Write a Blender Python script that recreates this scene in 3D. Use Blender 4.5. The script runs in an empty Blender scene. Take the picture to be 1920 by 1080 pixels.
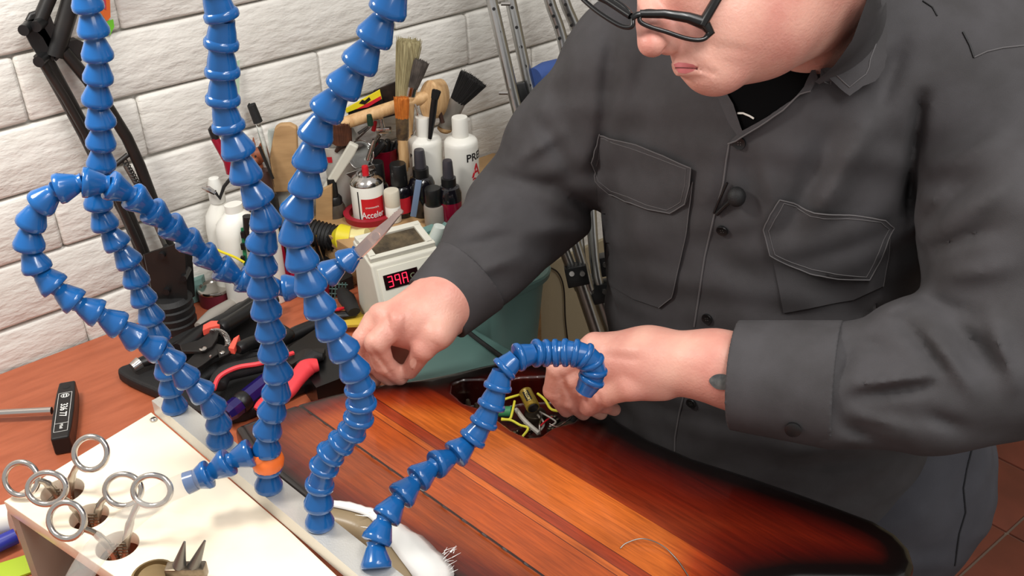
import bpy, bmesh, math, random
import numpy as np
from mathutils import Vector, Matrix
from mathutils.bvhtree import BVHTree
from mathutils.geometry import delaunay_2d_cdt
random.seed(7)
SC = bpy.context.scene
COL = SC.collection
# ---------------------------------------------------------------- camera
F = 2000.0
_p, _yaw, _ro, H = math.radians(30), math.radians(-39), math.radians(-2), 0.69
FH = np.array([-math.sin(_yaw), math.cos(_yaw), 0]); R0 = np.array([math.cos(_yaw), math.sin(_yaw), 0]); UP = np.array([0, 0, 1.])
FWD = FH*math.cos(_p) - UP*math.sin(_p); _c0 = FH*math.sin(_p) + UP*math.cos(_p)
RR = R0*math.cos(_ro) + _c0*math.sin(_ro); CU = _c0*math.cos(_ro) - R0*math.sin(_ro)
CAM = np.array([0, 0, H])
cd = bpy.data.cameras.new('camera'); cam = bpy.data.objects.new('camera', cd); COL.objects.link(cam)
cd.sensor_width = 36; cd.lens = 36*F/1920; cd.clip_start = .02
cam.matrix_world = Matrix(((RR[0], CU[0], -FWD[0], CAM[0]), (RR[1], CU[1], -FWD[1], CAM[1]), (RR[2], CU[2], -FWD[2], CAM[2]), (0, 0, 0, 1)))
SC.camera = cam
# world, lights, exposure
wd = bpy.data.worlds.new('world'); SC.world = wd; wd.use_nodes = True
wd.node_tree.nodes['Background'].inputs[0].default_value = (1.0, .975, .94, 1)
wd.node_tree.nodes['Background'].inputs[1].default_value = .54
SC.view_settings.view_transform = 'Standard'; SC.view_settings.look = 'None'; SC.view_settings.gamma = 1
SC.view_settings.use_curve_mapping = False; SC.view_settings.exposure = 0.0

def area(name, loc, target, sx, sy, power, col):
    l = bpy.data.lights.new(name, 'AREA'); l.shape = 'RECTANGLE'; l.size = sx; l.size_y = sy; l.energy = power; l.color = col
    o = bpy.data.objects.new(name, l); COL.objects.link(o); o.location = loc
    o.rotation_euler = (Vector(target)-Vector(loc)).to_track_quat('-Z', 'Y').to_euler(); return o
for s_ in (-.075, .075):
    l_ = area('fluorescent_tube_light', (0, 0, 2), (0, 0, 0), 1.25, .035, 9.5, (1, .98, .95))
    l_.matrix_world = Matrix(((FH[0], R0[0], 0, R0[0]*(.42+s_)+FH[0]*.15), (FH[1], R0[1], 0, R0[1]*(.42+s_)+FH[1]*.15), (0, 0, 1, 1.75), (0, 0, 0, 1)))
area('bench_lamp_light', (.02, .90, .80), (.17, .72, .1), .16, .16, 5.0, (1, .97, .91))
area('front_fill_light', (.55, -1.0, 1.9), (.6, .6, .1), 1.3, .8, 15, (1, .98, .96))  # added fill from in front and above, no real window behind it

# ---------------------------------------------------------------- pixel to point
def ray(x, y): return FWD + RR*(x-960)/F - CU*(y-540)/F
def P(x, y, z=0.0): d = ray(x, y); return CAM + d*(z-CAM[2])/d[2]
def W(x, y, Y): d = ray(x, y); return CAM + d*Y/d[1]
def D(x, y, t): return CAM + ray(x, y)*t
def V(x, y, k): d = ray(x, y); return CAM + d*k/d.dot(FH)
def kof(p): return float(np.dot(p, FH))
def pr(q): v = np.asarray(q)-CAM; d = v.dot(FWD); return 960+F*v.dot(RR)/d, 540-F*v.dot(CU)/d, d
def Vc(a): return Vector((float(a[0]), float(a[1]), float(a[2])))

# ---------------------------------------------------------------- materials
def lin(c):
    out = []
    for v in c:
        v = v/255
        out.append(v/12.92 if v <= .04045 else ((v+.055)/1.055)**2.4)
    return (*out, 1)
MATS = {}
def mat(name, col, rough=.5, metal=0., col2=None, nscale=60., bump=0., bscale=200., coat=0., trans=0., sss=0., stretch=None, alpha=1., emit=0., ior=1.45, spec=.5, detail=5):
    if name in MATS: return MATS[name]
    m = bpy.data.materials.new(name); m.use_nodes = True; nt = m.node_tree; b = nt.nodes['Principled BSDF']
    b.inputs['Base Color'].default_value = lin(col); b.inputs['Roughness'].default_value = rough; b.inputs['Metallic'].default_value = metal
    b.inputs['Coat Weight'].default_value = coat; b.inputs['Coat Roughness'].default_value = .08
    b.inputs['Transmission Weight'].default_value = trans; b.inputs['IOR'].default_value = ior
    b.inputs['Specular IOR Level'].default_value = spec
    if sss:
        b.inputs['Subsurface Weight'].default_value = sss; b.inputs['Subsurface Radius'].default_value = (.6, .3, .2); b.inputs['Subsurface Scale'].default_value = .008
    if emit:
        b.inputs['Emission Color'].default_value = lin(col); b.inputs['Emission Strength'].default_value = emit
    b.inputs['Alpha'].default_value = alpha
    tc = nt.nodes.new('ShaderNodeTexCoord'); src = tc.outputs['Object']
    if stretch:
        mp = nt.nodes.new('ShaderNodeMapping'); nt.links.new(src, mp.inputs[0]); mp.inputs['Scale'].default_value = stretch; src = mp.outputs[0]
    if col2:
        n = nt.nodes.new('ShaderNodeTexNoise'); n.inputs['Scale'].default_value = nscale; n.inputs['Detail'].default_value = detail; nt.links.new(src, n.inputs[0])
        r = nt.nodes.new('ShaderNodeValToRGB'); r.color_ramp.elements[0].color = lin(col); r.color_ramp.elements[1].color = lin(col2)
        r.color_ramp.elements[0].position = .35; r.color_ramp.elements[1].position = .68
        nt.links.new(n.outputs[0], r.inputs[0]); nt.links.new(r.outputs[0], b.inputs['Base Color'])
    if bump:
        n = nt.nodes.new('ShaderNodeTexNoise'); n.inputs['Scale'].default_value = bscale; n.inputs['Detail'].default_value = 6; nt.links.new(src, n.inputs[0])
        bp = nt.nodes.new('ShaderNodeBump'); bp.inputs['Strength'].default_value = 1; bp.inputs['Distance'].default_value = bump
        nt.links.new(n.outputs[0], bp.inputs['Height']); nt.links.new(bp.outputs[0], b.inputs['Normal'])
    MATS[name] = m; return m
BLUE = mat('blue_plastic', (20, 85, 148), .2, col2=(23, 91, 156), nscale=40, coat=.3)
BLACK = mat('black_plastic', (22, 22, 23), .35)
BLACKR = mat('black_rubber', (27, 27, 28), .6, bump=.0004, bscale=900)
BLACKM = mat('black_painted_metal', (24, 23, 23), .4, col2=(34, 30, 28), nscale=30)
STEEL = mat('polished_steel', (205, 200, 195), .16, 1.)
ALU = mat('brushed_aluminium', (190, 190, 188), .3, 1., bump=.0001, bscale=300, stretch=(1, 1, .1))
ALUM = mat('matte_aluminium', (215, 212, 205), .42, .6, bump=.0002, bscale=700)
GREYM = mat('grey_metal', (120, 118, 114), .4, .8)
WHITEP = mat('white_plastic', (232, 230, 222), .4)
CREAMP = mat('cream_plastic', (205, 203, 190), .45, col2=(214, 211, 198), nscale=25)
RED = mat('red_plastic', (200, 28, 40), .4)
REDRUB = mat('coral_red_grip', (226, 62, 70), .45)
CRIM = mat('crimson_plastic', (140, 16, 42), .3)
MAROON = mat('maroon_ring_plastic', (158, 26, 44), .4)
ORANGE = mat('orange_plastic', (250, 120, 50), .35, sss=.2)
YEL = mat('yellow_plastic', (222, 205, 40), .35)
TEAL = mat('teal_plastic', (110, 144, 138), .4, col2=(102, 136, 130), nscale=12)
GREEN = mat('green_plastic', (40, 120, 80), .4)
DKGREEN = mat('dark_green_plastic', (18, 48, 32), .5)
GLASS = mat('clear_glass', (240, 245, 245), .03, trans=1., ior=1.4)
CLEAR = mat('clear_vinyl', (206, 202, 194), .05, alpha=.22, coat=1.)
WOODL = mat('pale_wood', (214, 176, 128), .55, col2=(190, 148, 100), nscale=30, stretch=(6, 6, 1), bump=.0003)
TAN = mat('tan_wood', (184, 148, 104), .6, col2=(160, 126, 86), nscale=22, stretch=(1, 1, 5))
PURPLE = mat('purple_plastic', (36, 26, 92), .15, coat=.6, col2=(26, 18, 70), nscale=20)
BLUEF = mat('blue_foam', (52, 78, 138), .7, bump=.0004)
GREYP = mat('light_grey_plastic', (196, 196, 192), .45)
BRASS = mat('gold_foil', (190, 160, 70), .3, .7)
BROWNP = mat('dark_brown_plastic', (62, 40, 34), .35)

# ---------------------------------------------------------------- things
def tagit(o, label=None, cat=None, group=None, kind=None):
    if label: o['label'] = label
    if cat: o['category'] = cat
    if group: o['group'] = group
    if kind: o['kind'] = kind
    return o
def thing(name, label, cat, loc=(0, 0, 0), group=None, mtx=None, kind=None):
    o = bpy.data.objects.new(name, None); COL.objects.link(o); o.empty_display_size = .02
    if mtx is not None: o.matrix_world = mtx
    else: o.location = Vc(loc)
    return tagit(o, label, cat, group, kind)
def wloc(o):
    v = np.zeros(3)
    while o is not None: v = v+np.array(o.location); o = o.parent
    return v
def frame(loc, z=(0, 0, 1), x=(1, 0, 0)):
    z = Vc(z).normalized(); x = Vc(x); y = z.cross(x).normalized(); x = y.cross(z)
    m = Matrix((x, y, z)).transposed().to_4x4(); m.translation = Vc(loc); return m
class MB:
    def __init__(s): s.v = []; s.f = []
    def add(s, v, f):
        n = len(s.v); s.v += [tuple(map(float, q)) for q in v]; s.f += [tuple(i+n for i in q) for q in f]; return s
    def xf(s, m, start=0):
        for i in range(start, len(s.v)): s.v[i] = tuple(m @ Vector(s.v[i]))
        return s
    def box(s, c, d, m=None, bev=0., tap=1.):
        hx, hy, hz = d[0]/2, d[1]/2, d[2]/2
        if bev > 0:
            bm = bmesh.new(); bmesh.ops.create_cube(bm, size=1.)
            for q in bm.verts: q.co = Vector((q.co.x*d[0]*(tap if q.co.z > 0 else 1), q.co.y*d[1]*(tap if q.co.z > 0 else 1), q.co.z*d[2]))
            bmesh.ops.bevel(bm, geom=bm.edges[:], offset=bev, segments=2, affect='EDGES', profile=.6)
            bm.verts.index_update(); vs = [q.co.copy() for q in bm.verts]; fs = [[q.index for q in f.verts] for f in bm.faces]; bm.free()
        else:
            vs = [Vector((x*hx*(tap if z > 0 else 1), y*hy*(tap if z > 0 else 1), z*hz)) for z in (-1, 1) for y in (-1, 1) for x in (-1, 1)]
            fs = [(0, 2, 3, 1), (4, 5, 7, 6), (0, 1, 5, 4), (2, 6, 7, 3), (0, 4, 6, 2), (1, 3, 7, 5)]
        c = Vector([float(q) for q in c])
        vs = [(m @ (q+c)) if m else q+c for q in vs]
        return s.add(vs, fs)
    def tube(s, pts, rad, n=12, cap=True, flat=1., closed=False, up=None):
        pts = [Vc(q) for q in pts]; N = len(pts)
        rad = list(rad) if hasattr(rad, '__len__') else [rad]*N
        T = []
        for i in range(N):
            if closed: t = pts[(i+1) % N]-pts[i-1]
            else: t = pts[min(i+1, N-1)]-pts[max(i-1, 0)]
            T.append(t.normalized() if t.length > 1e-9 else Vector((0, 0, 1)))
        ref = Vc(up) if up is not None else (Vector((0, 0, 1)) if abs(T[0].z) < .9 else Vector((1, 0, 0)))
        a = (ref-T[0]*ref.dot(T[0])).normalized(); vs = []; fs = []
        for i in range(N):
            a = (a-T[i]*a.dot(T[i])).normalized(); b = T[i].cross(a)
            for j in range(n):
                th = 2*math.pi*j/n; vs.append(pts[i]+(a*math.cos(th)*flat+b*math.sin(th))*rad[i])
        for i in range(N if closed else N-1):
            i2 = (i+1) % N
            for j in range(n):
                j2 = (j+1) % n; fs.append((i*n+j, i*n+j2, i2*n+j2, i2*n+j))
        if cap and not closed: fs.append(tuple(range(n-1, -1, -1))); fs.append(tuple((N-1)*n+j for j in range(n)))
        return s.add(vs, fs)
    def lathe(s, prof, n=24, c=(0, 0, 0), sx=1., sy=1., m=None):
        vs = []; fs = []; c = Vector(c)
        for r, z in prof:
            for j in range(n):
                th = 2*math.pi*j/n; q = Vector((r*math.cos(th)*sx, r*math.sin(th)*sy, z))+c; vs.append(m @ q if m else q)
        for i in range(len(prof)-1):
            for j in range(n):
                j2 = (j+1) % n; fs.append((i*n+j, i*n+j2, (i+1)*n+j2, (i+1)*n+j))
        if prof[0][0] > 1e-5: fs.append(tuple(range(n-1, -1, -1)))
        if prof[-1][0] > 1e-5: fs.append(tuple((len(prof)-1)*n+j for j in range(n)))
        return s.add(vs, fs)
    def prism(s, poly, off):
        n = len(poly); vs = [Vc(q) for q in poly]; vs += [q+Vc(off) for q in vs]
        return s.add(vs, [tuple(range(n-1, -1, -1)), tuple(range(n, 2*n))]+[(i, (i+1) % n, n+(i+1) % n, n+i) for i in range(n)])
    def ell(s, c, r, m=None, n=16):
        vs = []; fs = []; k = n//2
        for i in range(k+1):
            ph = math.pi*i/k
            for j in range(n):
                th = 2*math.pi*j/n; q = Vector((r[0]*math.sin(ph)*math.cos(th)+c[0], r[1]*math.sin(ph)*math.sin(th)+c[1], -r[2]*math.cos(ph)+c[2])); vs.append(m @ q if m else q)
        for i in range(k):
            for j in range(n):
                j2 = (j+1) % n; fs.append((i*n+j, i*n+j2, (i+1)*n+j2, (i+1)*n+j))
        return s.add(vs, fs)
    def build(s, name, m, parent=None, world=False, smooth=True, sharp=40, kind=None, label=None):
        off = wloc(parent) if (world and parent is not None) else np.zeros(3)
        me = bpy.data.meshes.new(name); me.from_pydata([tuple(np.array(v)-off) for v in s.v], [], s.f)
        bm = bmesh.new(); bm.from_mesh(me); bmesh.ops.remove_doubles(bm, verts=bm.verts, dist=1e-6)
        bmesh.ops.recalc_face_normals(bm, faces=bm.faces)
        if smooth:
            for f in bm.faces: f.smooth = True
            for e in bm.edges:
                if len(e.link_faces) == 2 and e.calc_face_angle(0) > math.radians(sharp): e.smooth = False
        bm.to_mesh(me); bm.free(); me.materials.append(m)
        o = bpy.data.objects.new(name, me); COL.objects.link(o)
        if parent is not None: o.parent = parent
        if kind: o['kind'] = kind
        if label: o['label'] = label
        return o
def crom(pts, n=8, closed=False):
    p = [np.array(q, float) for q in pts]; out = []; N = len(p)
    for i in range(N if closed else N-1):
        a, b, c, d = (p[(i-1) % N], p[i], p[(i+1) % N], p[(i+2) % N]) if closed else (p[max(i-1, 0)], p[i], p[i+1], p[min(i+2, N-1)])
        for j in range(n):
            t = j/n; out.append(.5*((2*b)+(c-a)*t+(2*a-5*b+4*c-d)*t*t+(3*b-a-3*c+d)*t**3))
    if not closed: out.append(p[-1])
    return out
def text_mb(s, size, depth=.0003, m=None, bend=None, xs=1.):
    cu = bpy.data.curves.new('t', 'FONT'); cu.body = s; cu.size = size; cu.extrude = depth; cu.align_x = 'CENTER'; cu.align_y = 'CENTER'; cu.resolution_u = 3; cu.offset = size*.012
    o = bpy.data.objects.new('t', cu); COL.objects.link(o)
    me = bpy.data.meshes.new_from_object(o.evaluated_get(bpy.context.evaluated_depsgraph_get()))
    vs = [q.co.copy() for q in me.vertices]; fs = [tuple(f.vertices) for f in me.polygons]
    bpy.data.objects.remove(o); bpy.data.curves.remove(cu); bpy.data.meshes.remove(me)
    for q in vs: q.x *= xs
    if bend: vs = [Vector((math.cos(q.x/bend)*(bend+q.z+.0003), math.sin(q.x/bend)*(bend+q.z+.0003), q.y)) for q in vs]
    if m: vs = [m @ q for q in vs]
    b = MB(); b.add(vs, fs); return b

# ---------------------------------------------------------------- implicit surfaces (one continuous skin from many tapered forms)
def cone(a, b, ra, rb, k=.01, flat=None, sub=False, fn=1.):
    a = np.array(a, float); b = np.array(b, float); ab = b-a; L2 = max(ab.dot(ab), 1e-12)
    nf = None if flat is None else np.array(flat, float)/np.linalg.norm(flat)
    def f(p):
        t = np.clip((p-a) @ ab/L2, 0, 1); q = p-a-t[:, None]*ab
        if nf is not None: c = q @ nf; q = q+np.outer(c*(1/fn-1), nf)
        d = np.sqrt((q*q).sum(1))-(ra+(rb-ra)*t)
        return d*(min(fn, 1.) if nf is not None else 1)
    c = (a+b)/2; R = math.sqrt(L2)/2+max(ra, rb)*max(1, fn)
    return (f, k, sub, c, R)
def ellip(c, r, M=None, k=.01, sub=False):
    c = np.array(c, float); r = np.array(r, float)
    def f(p):
        q = p-c
        if M is not None: q = q @ M          # columns of M are the axes
        k0 = np.sqrt(((q/r)**2).sum(1)); k1 = np.sqrt(((q/r**2)**2).sum(1)); return k0*(k0-1)/np.maximum(k1, 1e-9)
    return (f, k, sub, c, float(r.max()))
def sdf_eval(ops, p, c=None, R=0.):
    d = np.full(len(p), .3)
    for f, k, sub, oc, oR in ops:
        if c is not None and np.linalg.norm(oc-c) > oR+R+k+.012: continue
        s = f(p)
        if sub:
            s = -s; h = np.maximum(k-np.abs(d-s), 0)/k; d = np.maximum(d, s)+h*h*k*.25
        else:
            h = np.maximum(k-np.abs(d-s), 0)/k; d = np.minimum(d, s)-h*h*k*.25
    return d
def surface_nets(ops, h, disp=None, B=12):
    lo = np.min([o[3]-o[4] for o in ops if not o[2]], 0)-.02; hi = np.max([o[3]+o[4] for o in ops if not o[2]], 0)+.02
    nb = np.ceil((hi-lo)/(h*B)).astype(int); bs = h*B
    G = np.stack(np.meshgrid(*[np.arange(n) for n in nb], indexing='ij'), -1).reshape(-1, 3)
    cen = lo+(G+.5)*bs; dc = sdf_eval(ops, cen); rad = bs*.87
    act = G[np.abs(dc) < rad*1.25+.012]
    tot = nb*B+2; st = np.array([tot[1]*tot[2], tot[2], 1], dtype=np.int64)
    g = np.stack(np.meshgrid(*[np.arange(B+1)]*3, indexing='ij'), -1).reshape(-1, 3)
    vid = []; vpos = []; quads = []
    offs = [np.array(((i >> 2) & 1, (i >> 1) & 1, i & 1)) for i in range(8)]
    edges = [(i, i | b) for i in range(8) for b in (1, 2, 4) if not i & b]
    for blk in act:
        base = blk*B; pts = lo+(g+base)*h; c = lo+(blk+.5)*bs
        d = sdf_eval(ops, pts, c, rad)
        if disp is not None: d = d+disp(pts, c, d)
        d = d.reshape(B+1, B+1, B+1); s = d < 0
        if s.all() or not s.any(): continue
        cs = np.stack([s[o[0]:B+o[0], o[1]:B+o[1], o[2]:B+o[2]] for o in offs], -1)
        m = cs.any(-1) & ~cs.all(-1); I = np.argwhere(m)
        if len(I) == 0: continue
        cv = np.stack([d[I[:, 0]+o[0], I[:, 1]+o[1], I[:, 2]+o[2]] for o in offs], -1)
        acc = np.zeros((len(I), 3)); cnt = np.zeros(len(I))
        for a, b in edges:
            va, vb = cv[:, a], cv[:, b]; x = (va < 0) != (vb < 0); t = np.where(x, va/np.where(x, va-vb, 1), 0)
            q = offs[a]+(offs[b]-offs[a])*t[:, None]; acc += q*x[:, None]; cnt += x
        vpos.append(lo+(I+base+acc/cnt[:, None])*h); vid.append((I+base) @ st)
        for ax in range(3):
            sl = [slice(0, B)]*3; s0 = s[:B, :B, :B]; sh = [slice(0, B)]*3; sh[ax] = slice(1, B+1); s1 = s[tuple(sh)]
            E = np.argwhere(s0 != s1)
            if len(E) == 0: continue
            flip = s0[E[:, 0], E[:, 1], E[:, 2]]; E = E+base
            u = np.zeros(3, int); u[(ax+1) % 3] = 1; w = np.zeros(3, int); w[(ax+2) % 3] = 1
            q = np.stack([(E-u-w) @ st, (E-w) @ st, E @ st, (E-u) @ st], 1)
            q[~flip] = q[~flip][:, ::-1]; quads.append(q)
    vid = np.concatenate(vid); vpos = np.concatenate(vpos); quads = np.concatenate(quads)
    o = np.argsort(vid); vid = vid[o]; vpos = vpos[o]
    ix = np.searchsorted(vid, quads); ix = np.minimum(ix, len(vid)-1); ok = (vid[ix] == quads).all(1); return vpos, ix[ok]
def np_mesh(name, v, q, m, parent=None, relax=0):
    for _ in range(relax):
        acc = np.zeros_like(v); cnt = np.zeros(len(v))
        for a in range(4):
            np.add.at(acc, q[:, a], v[q[:, (a+1) % 4]]); np.add.at(cnt, q[:, a], 1)
            np.add.at(acc, q[:, a], v[q[:, a-1]]); np.add.at(cnt, q[:, a], 1)
        v = v*.4+.6*acc/np.maximum(cnt, 1)[:, None]
    off = wloc(parent) if parent is not None else np.zeros(3)
    me = bpy.data.meshes.new(name); me.vertices.add(len(v)); me.vertices.foreach_set('co', (v-off).astype(np.float32).ravel())
    me.loops.add(len(q)*4); me.loops.foreach_set('vertex_index', q.astype(np.int32).ravel())
    me.polygons.add(len(q)); me.polygons.foreach_set('loop_start', np.arange(0, len(q)*4, 4, dtype=np.int32))
    me.polygons.foreach_set('use_smooth', np.ones(len(q), bool)); me.update(calc_edges=True); me.validate(); me.materials.append(m)
    o = bpy.data.objects.new(name, me); COL.objects.link(o)
    if parent is not None: o.parent = parent
    return o, v
def poly_sd(poly, x, y):                       # signed distance to a 2-D polygon, negative inside
    poly = np.array(poly, float); d = np.full(x.shape, 1e9); ins = np.zeros(x.shape, bool); n = len(poly)
    for i in range(n):
        a = poly[i]; b = poly[(i+1) % n]; e = b-a; wx = x-a[0]; wy = y-a[1]
        t = np.clip((wx*e[0]+wy*e[1])/max(e.dot(e), 1e-12), 0, 1); d = np.minimum(d, (wx-e[0]*t)**2+(wy-e[1]*t)**2)
        c = ((a[1] > y) != (b[1] > y)) & (x < (b[0]-a[0])*(y-a[1])/((b[1]-a[1]) or 1e-12)+a[0]); ins ^= c
    d = np.sqrt(d); return np.where(ins, -d, d)
# ================================================================ THE SETTING
YW = 1.19
PAINT = mat('white_masonry_paint', (216, 213, 206), .55, col2=(224, 221, 215), nscale=14, bump=.0032, bscale=60, stretch=(.6, 1, 1.5))
MORT = mat('painted_mortar', (206, 203, 196), .65, bump=.002, bscale=120)
BEIGE = mat('beige_wall_paint', (150, 138, 112), .7, bump=.0006, bscale=80)
wall = thing('wall_back', 'white painted brick wall behind the workbench', None, (0, YW, 0), kind='structure')
b = MB().box((.6, .05+.007, .41), (3.6, .1, 1.18)); b.build('mortar_bed', MORT, wall)
b = MB().box((.6, .05, -.54), (3.6, .1, .72)); b.build('lower_wall', BEIGE, wall)
BH, BL = .0765, .241
def brick_mesh(L, seed):
    rnd = random.Random(seed); bm = bmesh.new(); bmesh.ops.create_cube(bm, size=1.)
    for v in bm.verts: v.co = Vector((v.co.x*(L-.0035), v.co.y*.026, v.co.z*(BH-.0035)))
    bmesh.ops.subdivide_edges(bm, edges=[e for e in bm.edges if abs(e.verts[0].co.x-e.verts[1].co.x) > .01], cuts=3)
    for v in bm.verts:
        v.co.z += rnd.uniform(-.0012, .0012); v.co.y += rnd.uniform(-.0010, .0010)
    bmesh.ops.bevel(bm, geom=[e for e in bm.edges if e.calc_face_angle(0) > 1], offset=.0046, segments=2, affect='EDGES', profile=.5)
    me = bpy.data.meshes.new('brick'); 
    for f in bm.faces: f.smooth = True
    bm.to_mesh(me); bm.free(); me.materials.append(PAINT); return me
BM = [brick_mesh(BL, s) for s in range(5)]
for row in range(-1, 12):
    z = .2025+BH*(row-2)-BH/2
    for i in range(-8, 8):
        x = .414+BL*(i+.5)+(BL/2 if row % 2 == 0 else 0)
        o = bpy.data.objects.new('brick', random.choice(BM)); COL.objects.link(o); o.parent = wall
        o.scale = (1.015, 1, 1); o.location = (x, .0090+random.uniform(-.0008, .0008), z); o.rotation_euler = (random.uniform(-.012, .012), random.uniform(-.006, .006)+(math.pi if random.random() < .5 else 0), random.uniform(-.006, .006))
floor = thing('floor', 'terracotta tiled floor beside the bench', None, (0, 0, -.9), kind='structure')
GROUT = mat('grout', (118, 100, 88), .8, bump=.001)
TERRA = mat('terracotta_tile', (122, 66, 52), .35, col2=(104, 58, 46), nscale=9, bump=.0006, bscale=60)
MB().box((.6, -.2, -.03), (3.6, 2.78, .05)).build('grout_bed', GROUT, floor)
tb = MB(); tb.box((0, 0, 0), (.209, .209, .012), bev=.0018); tm = tb.build('tile', TERRA, floor)
first = True
for i in range(-4, 8):
    for j in range(-5, 7):
        x = 1.835-.1075+.215*(i-3); y = .649-.1075+.215*j
        if first: o = tm; first = False
        else: o = bpy.data.objects.new('tile', tm.data); COL.objects.link(o); o.parent = floor
        o.location = (x, y, -.006+random.uniform(-.0006, .0006)); o.rotation_euler = (random.uniform(-.002, .002), random.uniform(-.002, .002), 0)

wr_ = thing('wall_right', 'plain beige wall closing the room on the right', None, (2.42, 0, 0), kind='structure')
MB().box((.05, -.25, .3), (.1, 2.87, 2.4)).build('plaster', BEIGE, wr_)
# ---------------------------------------------------------------- bench
BENCHM = mat('reddish_brown_laminate', (180, 98, 66), .38, col2=(164, 86, 56), nscale=9, stretch=(2.2, 14, 5), bump=.0002, bscale=300, detail=8)
bench = thing('workbench', 'reddish brown laminate workbench against the white brick wall', 'workbench', (.2, .8, -.9))
poly = [(-.8, 1.182), (.625, 1.182), (.625, .84), (.66, .79), (.64, .60), (.585, .36), (.56, .2), (-.8, .2)]
MB().prism([(x, y, -.03) for x, y in poly], (0, 0, .03)).build('worktop', BENCHM, bench, world=True, smooth=False)
MB().prism([(x*.985-.008, y if y > 1 else y+.004, -.075) for x, y in poly], (0, 0, .044)).build('apron', mat('dark_bench_frame', (96, 62, 42), .6), bench, world=True, smooth=False)
for x, y in ((-.7, 1.1), (.6, 1.1), (-.7, .28), (.5, .28)):
    MB().box((x, y, -.4875), (.06, .06, .825), bev=.004).build('leg', MATS['dark_bench_frame'], bench, world=True)
shelf = thing('wall_shelf', 'low wooden shelf along the wall carrying bottles and brushes', 'shelf', (.72, 1.13, 0))
MB().box((.765, 1.113, .052), (.33, .138, .016), bev=.002).build('shelf_board', TAN, shelf, world=True)
for x in (.612,): MB().box((x, 1.128, .022), (.016, .104, .0438), bev=.001).build('bracket', TAN, shelf, world=True)
MB().box((.92, 1.128, -.42), (.016, .104, .928), bev=.001).build('side_panel', TAN, shelf, world=True)
# stand below the tub
st = thing('side_stand', 'small wooden stand under the teal tub at the bench end', 'stand', (.76, 1.0, -.9))
MB().box((.694, .94, -.108), (.10, .18, .02), bev=.002).build('stand_top', TAN, st, world=True)
for x, y in ((.66, .87), (.72, .87), (.66, 1.02), (.72, 1.02)): MB().box((x, y, -.509), (.03, .03, .782)).build('leg', TAN, st, world=True)

# ---------------------------------------------------------------- guitar body (implicit slab: outline, round-over, cavities)
ZG = .05; ZB = .004
gpx = [(1385, 1140), (1430, 1110), (1500, 1098), (1600, 1098), (1680, 1100), (1706, 1084), (1715, 1060), (1706, 1030), (1682, 1003), (1640, 978), (1560, 948), (1500, 926), (1400, 892), (1300, 860), (1220, 826), (1165, 793), (1128, 762), (1100, 735), (1078, 702), (1050, 684), (1010, 676), (960, 676), (900, 688), (850, 700), (790, 712), (700, 724), (620, 742), (555, 760), (500, 780), (440, 803)]
go = [tuple(P(x, y, ZG-.004)[:2]) for x, y in gpx] + [(.31, .78), (.315, .70), (.335, .60), (.36, .50), (.39, .40), (.43, .31), (.50, .29)]
cav1 = [tuple(P(x, y, ZG)[:2]) for x, y in [(846, 735), (848, 720), (868, 712), (905, 711), (935, 716), (975, 708), (1040, 705), (1075, 712), (1100, 740), (1092, 775), (1075, 790), (1040, 800), (1012, 818), (988, 820), (958, 806), (930, 785), (900, 765), (868, 755)]]
ctr = np.array([.50, .52, .0])
def gsl(p):
    d2 = poly_sd(go, p[:, 0], p[:, 1]); dz = np.maximum(p[:, 2]-ZG, ZB-p[:, 2]); r = .009
    a = np.maximum(d2+r, 0); b = np.maximum(dz+r, 0); d = np.sqrt(a*a+b*b)-r+np.minimum(np.maximum(d2+r, dz+r), 0)
    c2 = poly_sd(cav1, p[:, 0], p[:, 1]); cv = np.maximum(c2, .016-p[:, 2]); d = np.maximum(d, -cv)
    gx = np.abs(p[:, 0]+.083*(p[:, 1]-.8)-.3872); d = d+.0016*np.exp(-(gx/.0012)**2)*(p[:, 2] > .03)
    return d
gops = [(gsl, .001, False, np.array([.50, .54, .027]), .36)]
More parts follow.
